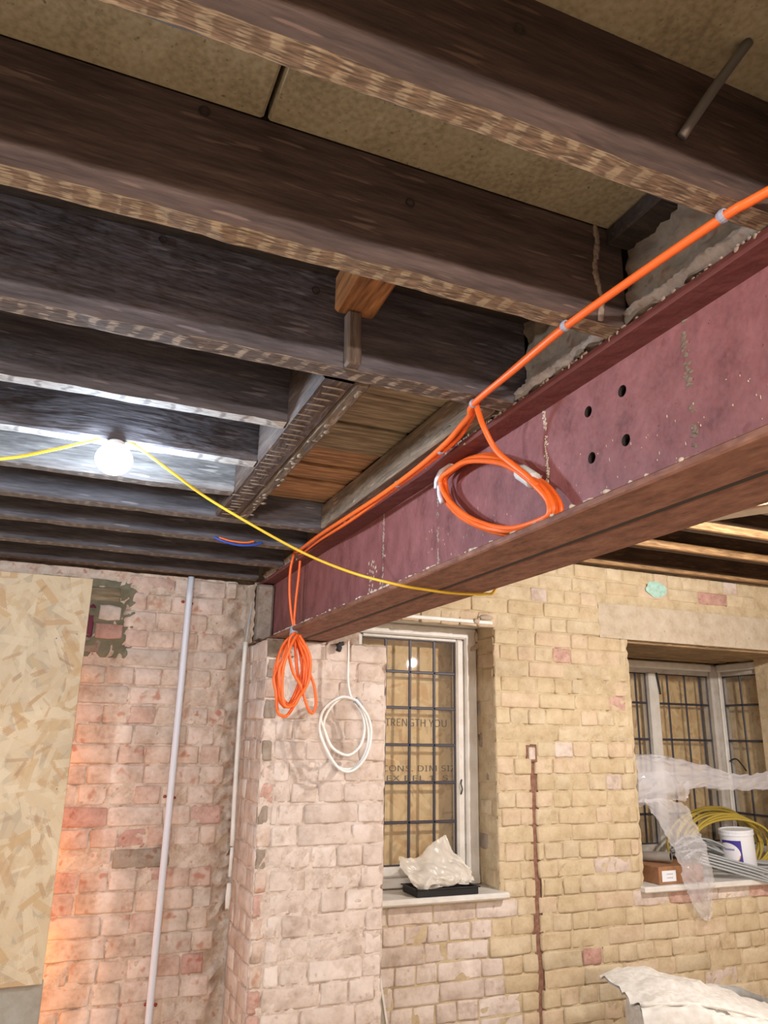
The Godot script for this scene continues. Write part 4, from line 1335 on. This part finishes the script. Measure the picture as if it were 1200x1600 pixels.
	var l1 := [V(0.771, 0.346, -2.70), V(0.741, 0.279, -2.70), V(0.725, 0.214, -2.70), V(0.728, 0.151, -2.70), V(0.747, 0.109, -2.70), V(0.770, 0.097, -2.70), V(0.794, 0.116, -2.70), V(0.812, 0.164, -2.70), V(0.820, 0.229, -2.70), V(0.808, 0.299, -2.70), V(0.783, 0.341, -2.70)]
	var l2 := [V(0.777, 0.346, -2.70), V(0.751, 0.301, -2.70), V(0.732, 0.235, -2.70), V(0.733, 0.161, -2.70), V(0.750, 0.104, -2.70), V(0.773, 0.100, -2.70), V(0.799, 0.132, -2.70), V(0.825, 0.186, -2.70), V(0.827, 0.251, -2.70), V(0.813, 0.310, -2.70), V(0.788, 0.342, -2.70)]
	var l3 := [V(0.774, 0.346, -2.70), V(0.755, 0.323, -2.70), V(0.758, 0.269, -2.70), V(0.772, 0.216, -2.70), V(0.798, 0.164, -2.70), V(0.835, 0.091, -2.70), V(0.855, 0.081, -2.70), V(0.860, 0.113, -2.70), V(0.846, 0.166, -2.70), V(0.832, 0.219, -2.70), V(0.820, 0.278, -2.70), V(0.794, 0.337, -2.70)]
	var l4 := [V(0.771, 0.341, -2.70), V(0.731, 0.257, -2.70), V(0.715, 0.187, -2.70), V(0.716, 0.129, -2.70), V(0.730, 0.078, -2.70), V(0.753, 0.055, -2.70), V(0.780, 0.074, -2.70), V(0.800, 0.116, -2.70), V(0.808, 0.175, -2.70), V(0.799, 0.239, -2.70), V(0.784, 0.325, -2.70)]
	pts = []
	var order := [l1, l2, l4, l2, l1, l3, l2]
	for k in order.size():
		var loop: Array = order[k]
		var push := 0.012 * (k - 3)
		for p in loop:
			var q: Vector3 = p
			pts.append(q + Vector3(rng.randfn(0.0, 0.004), rng.randfn(0.0, 0.004), push + rng.randfn(0.0, 0.003)))
	cable("coil", pts, 0.0056, M.orange, t, 4)
	st = st_new(true)
	tube(st, [V(0.776, 0.375, -2.70), V(0.775, 0.355, -2.70), V(0.774, 0.335, -2.70)], 0.016, 3, 12)
	obj("tie", st, M.clip, t)
	# white cable coil in front of the pier
	t = thing("white_cable_coil", "coil of white cable hanging on the face of the brick pier", "cable coil", V(1.04, -0.13, -2.88))
	cable("drop", [V(1.050, 0.362, -2.875), V(1.050, 0.299, -2.87), V(1.051, 0.211, -2.868), V(1.061, 0.154, -2.865), V(1.077, 0.134, -2.862), V(1.095, 0.118, -2.86)], 0.0052, M.white_cable, t)
	var w1 := [V(1.084, 0.126, -2.87), V(1.117, 0.092, -2.87), V(1.141, 0.024, -2.87), V(1.139, -0.044, -2.87), V(1.109, -0.100, -2.87), V(1.067, -0.122, -2.87), V(1.017, -0.111, -2.87), V(0.979, -0.067, -2.87), V(0.958, -0.002, -2.87), V(0.962, 0.060, -2.87), V(0.991, 0.111, -2.87), V(1.033, 0.141, -2.87), V(1.071, 0.137, -2.87)]
	var w2 := [V(1.081, 0.123, -2.86), V(1.111, 0.080, -2.86), V(1.122, 0.024, -2.86), V(1.108, -0.033, -2.86), V(1.071, -0.067, -2.86), V(1.034, -0.067, -2.86), V(0.990, -0.040, -2.86), V(0.964, 0.010, -2.86), V(0.943, 0.065, -2.86), V(0.972, 0.116, -2.86), V(1.021, 0.144, -2.86), V(1.071, 0.137, -2.86)]
	var w3 := [V(1.087, 0.126, -2.85), V(1.130, 0.075, -2.85), V(1.147, 0.013, -2.85), V(1.133, -0.061, -2.85), V(1.097, -0.111, -2.85), V(1.055, -0.130, -2.85), V(1.011, -0.111, -2.85), V(0.967, -0.051, -2.85), V(0.936, 0.020, -2.85), V(0.943, 0.082, -2.85), V(0.978, 0.122, -2.85), V(1.027, 0.144, -2.85), V(1.077, 0.134, -2.85)]
	pts = []
	for loop in [w1, w2, w3]:
		pts.append_array(loop)
	pts.append(w3[0])
	cable("coil", pts, 0.0055, M.white_cable, t, 4)
	st = st_new(true)
	tube(st, [V(1.080, 0.136, -2.86), V(1.093, 0.124, -2.86), V(1.103, 0.112, -2.86)], 0.013, 3, 12)
	obj("tape_band", st, M.clip, t)
	# dark connector lump at the beam's end
	t = thing("junction_connector", "small black connectors on the pier top under the beam end", "connector", V(1.07, 0.34, -2.94))
	st = st_new()
	cbox(st, V(1.035, 0.352, -2.925), Vector3(0.030, 0.016, 0.02), 0.003, Basis(Vector3(0, 0, 1), 0.4))
	cbox(st, V(1.030, 0.334, -2.925), Vector3(0.018, 0.022, 0.02), 0.003, Basis(Vector3(0, 0, 1), -0.3))
	obj("connector", st, M.black, t)
	st = st_new(true)
	tube(st, [V(1.03, 0.36, -2.92), V(1.02, 0.34, -2.915), V(1.032, 0.322, -2.915)], 0.003, 4)
	obj("wire", st, M.iron, t)
	# yellow festoon cable
	t = thing("yellow_cable", "thin yellow festoon cable slung from the lit bulb and under the red beam", "cable", V(0.3, 0.5, -1.78))
	cable("cable", [V(-1.9, 0.615, -0.9), V(-1.3, 0.50, -1.2), V(-0.7, 0.478, -1.55), V(-0.36, 0.512, -1.74), V(-0.174, 0.569, -1.78), V(-0.082, 0.598, -1.765), V(-0.01, 0.624, -1.75), V(0.036, 0.640, -1.742)], 0.0036, M.yellow_cable, t, 8)
	cable("cable", [V(0.080, 0.640, -1.742), V(0.110, 0.629, -1.745), V(0.195, 0.586, -1.765), V(0.300, 0.539, -1.80), V(0.507, 0.447, -1.80), V(0.640, 0.396, -1.77), V(0.735, 0.358, -1.69), V(0.820, 0.354, -1.70), V(0.905, 0.355, -1.715), V(0.990, 0.357, -1.70), V(1.02, 0.37, -1.695), V(1.06, 0.46, -1.70), V(1.12, 0.66, -1.70), V(1.4, 0.78, -1.66), V(2.0, 0.81, -1.58), V(2.6, 0.848, -1.5), V(3.0, 0.82, -0.6), V(3.7, 0.848, 1.0)], 0.0036, M.yellow_cable, t, 8)
	# blue and orange wire ends on the far joists
	t = thing("blue_wire", "blue wire end lying under the far joists near the beam", "wire", V(0.5, 0.62, -2.56))
	cable("cable", [V(0.435, 0.640, -2.548), V(0.470, 0.628, -2.545), V(0.521, 0.622, -2.545), V(0.570, 0.628, -2.545), V(0.60, 0.640, -2.546)], 0.0045, M.blue_cable, t)
	cable("wire", [V(0.450, 0.640, -2.542), V(0.490, 0.632, -2.540), V(0.540, 0.632, -2.540), V(0.57, 0.640, -2.540)], 0.003, M.orange, t)

# ==================================================================== things on the sills
func sill_things():
	# black tray with a plastic bag in it on the leaded window's board
	var t := thing("black_tray", "shallow black plastic tray on the leaded window's white board", "tray", V(1.69, -0.662, -3.34))
	var st := st_new()
	var c := V(1.69, -0.6455, -3.335)
	cbox(st, c + Vector3(0, -0.013, 0), Vector3(0.30, 0.006, 0.15), 0.002)
	for s in [-1, 1]:
		cbox(st, c + Vector3(0, 0, s * 0.073), Vector3(0.30, 0.030, 0.006), 0.002)
		cbox(st, c + Vector3(s * 0.147, 0, 0), Vector3(0.006, 0.030, 0.15), 0.002)
	obj("tray", st, M.black, t)
	st = st_new()
	for s in [-1, 1]:
		cbox(st, c + Vector3(0, 0.014, s * 0.077), Vector3(0.316, 0.004, 0.010), 0.001)
		cbox(st, c + Vector3(s * 0.153, 0.014, 0), Vector3(0.010, 0.004, 0.164), 0.001)
	obj("rim", st, M.black, t)
	t = thing("plastic_bag", "crumpled translucent white plastic bag lying in the black tray", "plastic bag", V(1.67, -0.64, -3.34))
	st = st_new(true)
	sheet(st, [
		[V(1.50, -0.503, -3.36), V(1.565, -0.520, -3.35), V(1.63, -0.490, -3.37), V(1.70, -0.455, -3.39), V(1.752, -0.438, -3.40), V(1.755, -0.480, -3.40)],
		[V(1.495, -0.545, -3.33), V(1.565, -0.555, -3.31), V(1.64, -0.535, -3.31), V(1.71, -0.520, -3.34), V(1.765, -0.510, -3.37), V(1.80, -0.525, -3.37)],
		[V(1.515, -0.585, -3.29), V(1.575, -0.590, -3.27), V(1.65, -0.575, -3.27), V(1.72, -0.570, -3.28), V(1.78, -0.560, -3.31), V(1.845, -0.575, -3.34)],
		[V(1.535, -0.620, -3.275), V(1.575, -0.630, -3.262), V(1.645, -0.610, -3.262), V(1.72, -0.605, -3.268), V(1.775, -0.600, -3.285), V(1.825, -0.605, -3.31)],
		[V(1.555, -0.642, -3.285), V(1.60, -0.645, -3.275), V(1.655, -0.628, -3.275), V(1.73, -0.622, -3.28), V(1.785, -0.625, -3.295), V(1.825, -0.628, -3.31)]], 7, 0.013, 11.0, 0.0, Vector3(0, 0.3, 1).normalized())
	obj("film", st, M.bag, t)
	st = st_new(true)
	sheet(st, [
		[V(1.66, -0.505, -3.39), V(1.72, -0.500, -3.40), V(1.78, -0.520, -3.40), V(1.86, -0.570, -3.38)],
		[V(1.68, -0.555, -3.35), V(1.74, -0.555, -3.34), V(1.80, -0.560, -3.34), V(1.85, -0.590, -3.35)],
		[V(1.70, -0.605, -3.30), V(1.75, -0.610, -3.29), V(1.80, -0.605, -3.29), V(1.845, -0.615, -3.31)]], 7, 0.012, 12.0, 0.0, Vector3(0, 0.3, 1).normalized())
	obj("fold", st, M.bag, t)
	# ---- bay sill
	t = thing("cardboard_box", "flat brown cardboard box with a white label on the bay's window board", "box", V(3.06, -0.684, -3.40))
	st = st_new()
	cbox(st, V(3.030, -0.643, -3.385), Vector3(0.30, 0.082, 0.18), 0.004, Basis(Vector3(0, 1, 0), 0.04))
	obj("box", st, M.cardboard, t)
	st = st_new()
	cbox(st, V(2.945, -0.645, -3.2892), Vector3(0.092, 0.05, 0.001), 0.0, Basis(Vector3(0, 1, 0), 0.04))
	var lb := obj("label", st, M.white_plastic, t)
	lb.set_meta("label", "white paper label")
	st = st_new()
	for k in 2:
		for q in 5:
			cbox(st, V(2.920 + q * 0.011, -0.636 - k * 0.017, -3.2884), Vector3(0.007, 0.004, 0.0006), 0.0)
	obj("label_print", st, plain(hexc("8a8a90"), 0.8), t)
	t = thing("pipe_offcut", "short grey pipe offcut with a dark open end on the cardboard box", "pipe", V(2.98, -0.60, -3.38))
	st = st_new(true)
	var q2 := Basis(Quaternion(Vector3.UP, Vector3(0.5, 0.08, 0.86).normalized()))
	lathe(st, [Vector2(0.0, -0.13), Vector2(0.024, -0.13), Vector2(0.024, 0.09), Vector2(0.0205, 0.09), Vector2(0.0205, -0.12), Vector2(0.0, -0.12)], V(2.975, -0.574, -3.425), q2, 20)
	obj("pipe", st, M.tube_grey, t)
	st = st_new(true)
	lathe(st, [Vector2(0.0203, 0.086), Vector2(0.0203, -0.118), Vector2(0.0, -0.118)], V(2.975, -0.574, -3.425), q2, 20)
	obj("bore", st, M.dark_bore, t)
	t = thing("paint_tub", "white plastic paint tub with a purple and white label on the bay sill", "tub", V(3.57, -0.684, -3.44))
	var q3 := Basis(Vector3(0, 0, 1), 0.06)
	st = st_new(true)
	var base := V(3.585, -0.662, -3.44)
	lathe(st, [Vector2(0.0, 0.0), Vector2(0.083, 0.0), Vector2(0.085, 0.004), Vector2(0.087, 0.175), Vector2(0.087, 0.178)], base, q3, 32)
	obj("tub", st, M.white_plastic, t)
	st = st_new()
	lathe(st, [Vector2(0.087, 0.176), Vector2(0.091, 0.177), Vector2(0.091, 0.186), Vector2(0.0895, 0.188), Vector2(0.0905, 0.192), Vector2(0.091, 0.202), Vector2(0.089, 0.205), Vector2(0.08, 0.205), Vector2(0.077, 0.201), Vector2(0.0, 0.201)], base, q3, 32)
	obj("lid", st, M.white_plastic, t)
	tub_label(t, base, q3)
	# heap of flex on the sill
	t = thing("grey_cable_heap", "tangled heap of grey flex on the bay sill by the paint tub", "cable heap", V(3.45, -0.68, -3.4))
	st = st_new(true)
	for k in 17:
		var a := rng.randf_range(0.0, 1.0)
		var y := -0.672 + 0.16 * a
		var x := 3.18 + rng.randf_range(0.0, 0.14)
		var z := -3.40 - rng.randf_range(0.0, 0.22)
		tube(st, [V(x, y - 0.02, z), V(x + 0.10, y + rng.randf_range(-0.01, 0.03), z + rng.randf_range(-0.03, 0.03)), V(x + 0.24, y - 0.03 + rng.randf_range(-0.02, 0.02), z + 0.02), V(x + 0.42, y - 0.09 * a - 0.015, z + 0.04), V(x + 0.62, y - 0.12 * a - 0.01, z + 0.06)], 0.0055, 5, 7)
	for k in 9:
		var x := 3.20 + k * 0.012
		var y := -0.60 + 0.012 * (k % 4)
		tube(st, [V(x, y, -3.36), V(x + 0.13, y - 0.035, -3.30), V(x + 0.28, y - 0.075, -3.255), V(x + 0.42, y - 0.11 - 0.01 * (k % 3), -3.24), V(x + 0.60, y - 0.17, -3.235)], 0.0055, 5, 7)
	obj("flex", st, M.grey_cable, t)
	t = thing("yellow_cable_coil", "loose coil of dull yellow cable piled behind the paint tub", "cable coil", V(3.6, -0.684, -3.6))
	st = st_new(true)
	for k in 12:
		var ry := 0.13 + 0.006 * k + rng.randf_range(-0.012, 0.012)
		var rx := 0.30 + rng.randf_range(-0.03, 0.03)
		var cx := 3.66 + rng.randf_range(-0.02, 0.02)
		var cy := -0.57 + rng.randf_range(-0.01, 0.02)
		var cz := -3.56 - 0.012 * k
		var pts := []
		for i in 17:
			var a := TAU * i / 16.0
			pts.append(V(cx + rx * cos(a), maxf(cy + ry * sin(a), -0.676 + 0.004 * (k % 3)), cz + 0.02 * sin(a * 2.0 + k)))
		tube(st, pts, 0.0065, 3, 7)
	obj("flex", st, M.ochre_cable, t)
	# polythene: a twisted roll slung across the bay, and a long tongue hanging over the sill
	t = thing("polythene_roll", "bundle of clear polythene twisted across the bay window", "plastic sheet", V(3.3, -0.2, -3.4))
	st = st_new(true)
	var rows := []
	var rad := [0.13, 0.115, 0.085, 0.062, 0.05, 0.042, 0.046, 0.05]
	for i in 13:
		var a := TAU * i / 12.0
		var row := []
		for k in 8:
			var x := 2.82 + k * 0.165
			var cy: float = [-0.20, -0.18, -0.175, -0.185, -0.205, -0.215, -0.20, -0.19][k]
			row.append(V(x, cy + rad[k] * sin(a) * (1.0 + 0.1 * sin(a * 3.0 + k)), -3.40 + 0.6 * rad[k] * cos(a)))
		rows.append(row)
	sheet(st, rows, 4, 0.018, 13.0, 0.0, Vector3(0, 0.4, 1).normalized())
	obj("film", st, M.film, t)
	st = st_new(true)
	sheet(st, [
		[V(2.86, -0.16, -3.36), V(2.98, -0.15, -3.33), V(3.12, -0.17, -3.35), V(3.22, -0.20, -3.38)],
		[V(2.85, -0.24, -3.35), V(2.96, -0.24, -3.32), V(3.08, -0.24, -3.33), V(3.18, -0.27, -3.36)],
		[V(2.85, -0.31, -3.36), V(2.96, -0.30, -3.33), V(3.06, -0.30, -3.34), V(3.15, -0.31, -3.36)]], 6, 0.016, 9.0, 0.0, Vector3(0, 0, 1))
	obj("fold", st, M.film, t)
	t = thing("polythene_sheet", "long tongue of clear polythene hanging down over the bay sill", "plastic sheet", V(3.1, -0.6, -3.25))
	st = st_new(true)
	sheet(st, [
		[V(2.832, -0.281, -3.300), V(2.910, -0.276, -3.288), V(3.014, -0.290, -3.288), V(3.109, -0.316, -3.300)],
		[V(2.872, -0.363, -3.290), V(2.956, -0.350, -3.278), V(3.055, -0.367, -3.278), V(3.145, -0.400, -3.290)],
		[V(2.937, -0.468, -3.270), V(3.008, -0.464, -3.258), V(3.090, -0.479, -3.258), V(3.172, -0.505, -3.270)],
		[V(2.968, -0.570, -3.250), V(3.034, -0.573, -3.238), V(3.115, -0.591, -3.238), V(3.189, -0.609, -3.250)],
		[V(2.985, -0.656, -3.235), V(3.042, -0.662, -3.223), V(3.115, -0.671, -3.223), V(3.177, -0.680, -3.235)],
		[V(3.034, -0.749, -3.255), V(3.082, -0.760, -3.243), V(3.136, -0.763, -3.243), V(3.183, -0.757, -3.255)],
		[V(3.091, -0.832, -3.265), V(3.114, -0.847, -3.253), V(3.138, -0.849, -3.253), V(3.165, -0.836, -3.265)]], 7, 0.015, 13.0, 0.0, Vector3(0, 0, 1))
	obj("film", st, M.film, t)

func tub_label(t: Node, base: Vector3, q: Basis):
	var w := 256
	var h := 256
	var im := Image.create(w, h, false, Image.FORMAT_RGB8)
	var purple := hexc("3d2f8c")
	for y in h:
		for x in w:
			var u := float(x) / w
			var v := float(y) / h
			var c := purple
			var e := pow((u - 0.30) / 0.62, 2.0) + pow((v - 0.56) / 0.46, 2.0)
			if e < 1.0:
				c = hexc("e9e7ea")
				if e > 0.86 and v > 0.62:
					c = hexc("e3a83c")
				if v > 0.90 and u > 0.3:
					c = hexc("c9603c")
				if v > 0.34 and v < 0.42 and u > 0.15 and u < 0.66:
					c = hexc("8d90b4")
			im.set_pixel(x, y, c)
	var m := plain(Color.WHITE, 0.4)
	m.albedo_texture = ImageTexture.create_from_image(im)
	var st := st_new(true)
	var n := 14
	for i in n:
		for j in 1:
			var a0 := 3.42 - 1.25 * i / n
			var a1 := 3.42 - 1.25 * (i + 1) / n
			var f := func(a: float, y: float) -> Vector3: return base + q * Vector3(cos(a) * 0.0876, y, sin(a) * 0.0876)
			var P := [f.call(a0, 0.035), f.call(a1, 0.035), f.call(a1, 0.155), f.call(a0, 0.155)]
			var U := [Vector2(float(i) / n, 1), Vector2(float(i + 1) / n, 1), Vector2(float(i + 1) / n, 0), Vector2(float(i) / n, 0)]
			for k in [0, 2, 1, 0, 3, 2]:
				st.set_uv(U[k])
				st.add_vertex(P[k])
	var o := obj("label", st, m, t)
	o.set_meta("label", "purple and white printed label")

# ==================================================================== loose things
func loose_things():
	var t := thing("rubble_sack", "slumped white woven sack standing low in front of the yellow wall", "sack", V(2.25, FL, -2.35))
	var st := st_new(true)
	var rows := []
	for j in 7:
		var row := []
		var b := float(j) / 6.0
		for i in 17:
			var a := TAU * i / 16.0
			var k := 1.0 - 0.10 * b
			var sx := signf(cos(a)) * pow(absf(cos(a)), 0.55)
			var sz := signf(sin(a)) * pow(absf(sin(a)), 0.55)
			row.append(V(2.42 + sx * 0.33 * k, FL + b * 0.60, -2.52 + sz * 0.27 * k))
		rows.append(row)
	sheet(st, rows, 3, 0.012, 5.0, 0.0, Vector3(0, 0, 1), V(2.42, -1.2, -2.52))
	obj("body", st, M.sack, t)
	st = st_new(true)
	sheet(st, [
		[V(1.90, -1.05, -2.28), V(2.03, -1.08, -2.17), V(2.20, -1.10, -2.09), V(2.40, -1.15, -2.04), V(2.66, -1.20, -2.04)],
		[V(1.915, -0.875, -2.30), V(2.04, -0.870, -2.20), V(2.20, -0.895, -2.12), V(2.38, -0.945, -2.07), V(2.64, -1.02, -2.07)],
		[V(1.93, -0.848, -2.34), V(2.06, -0.835, -2.25), V(2.21, -0.855, -2.18), V(2.38, -0.905, -2.12), V(2.63, -0.985, -2.12)],
		[V(1.97, -0.848, -2.48), V(2.11, -0.815, -2.40), V(2.25, -0.838, -2.34), V(2.42, -0.890, -2.30), V(2.65, -0.975, -2.28)],
		[V(2.03, -0.845, -2.68), V(2.16, -0.820, -2.62), V(2.30, -0.845, -2.57), V(2.46, -0.895, -2.52), V(2.67, -0.965, -2.50)]], 6, 0.016, 6.0, 0.010, Vector3(-0.2, 1, 0.5).normalized())
	obj("flap", st, M.sack, t)
	st = st_new(true)
	tube(st, [V(1.925, -0.842, -2.33), V(2.06, -0.828, -2.245), V(2.21, -0.848, -2.175), V(2.38, -0.898, -2.115), V(2.62, -0.978, -2.115)], 0.006, 6, 8)
	obj("hem", st, M.sack, t)
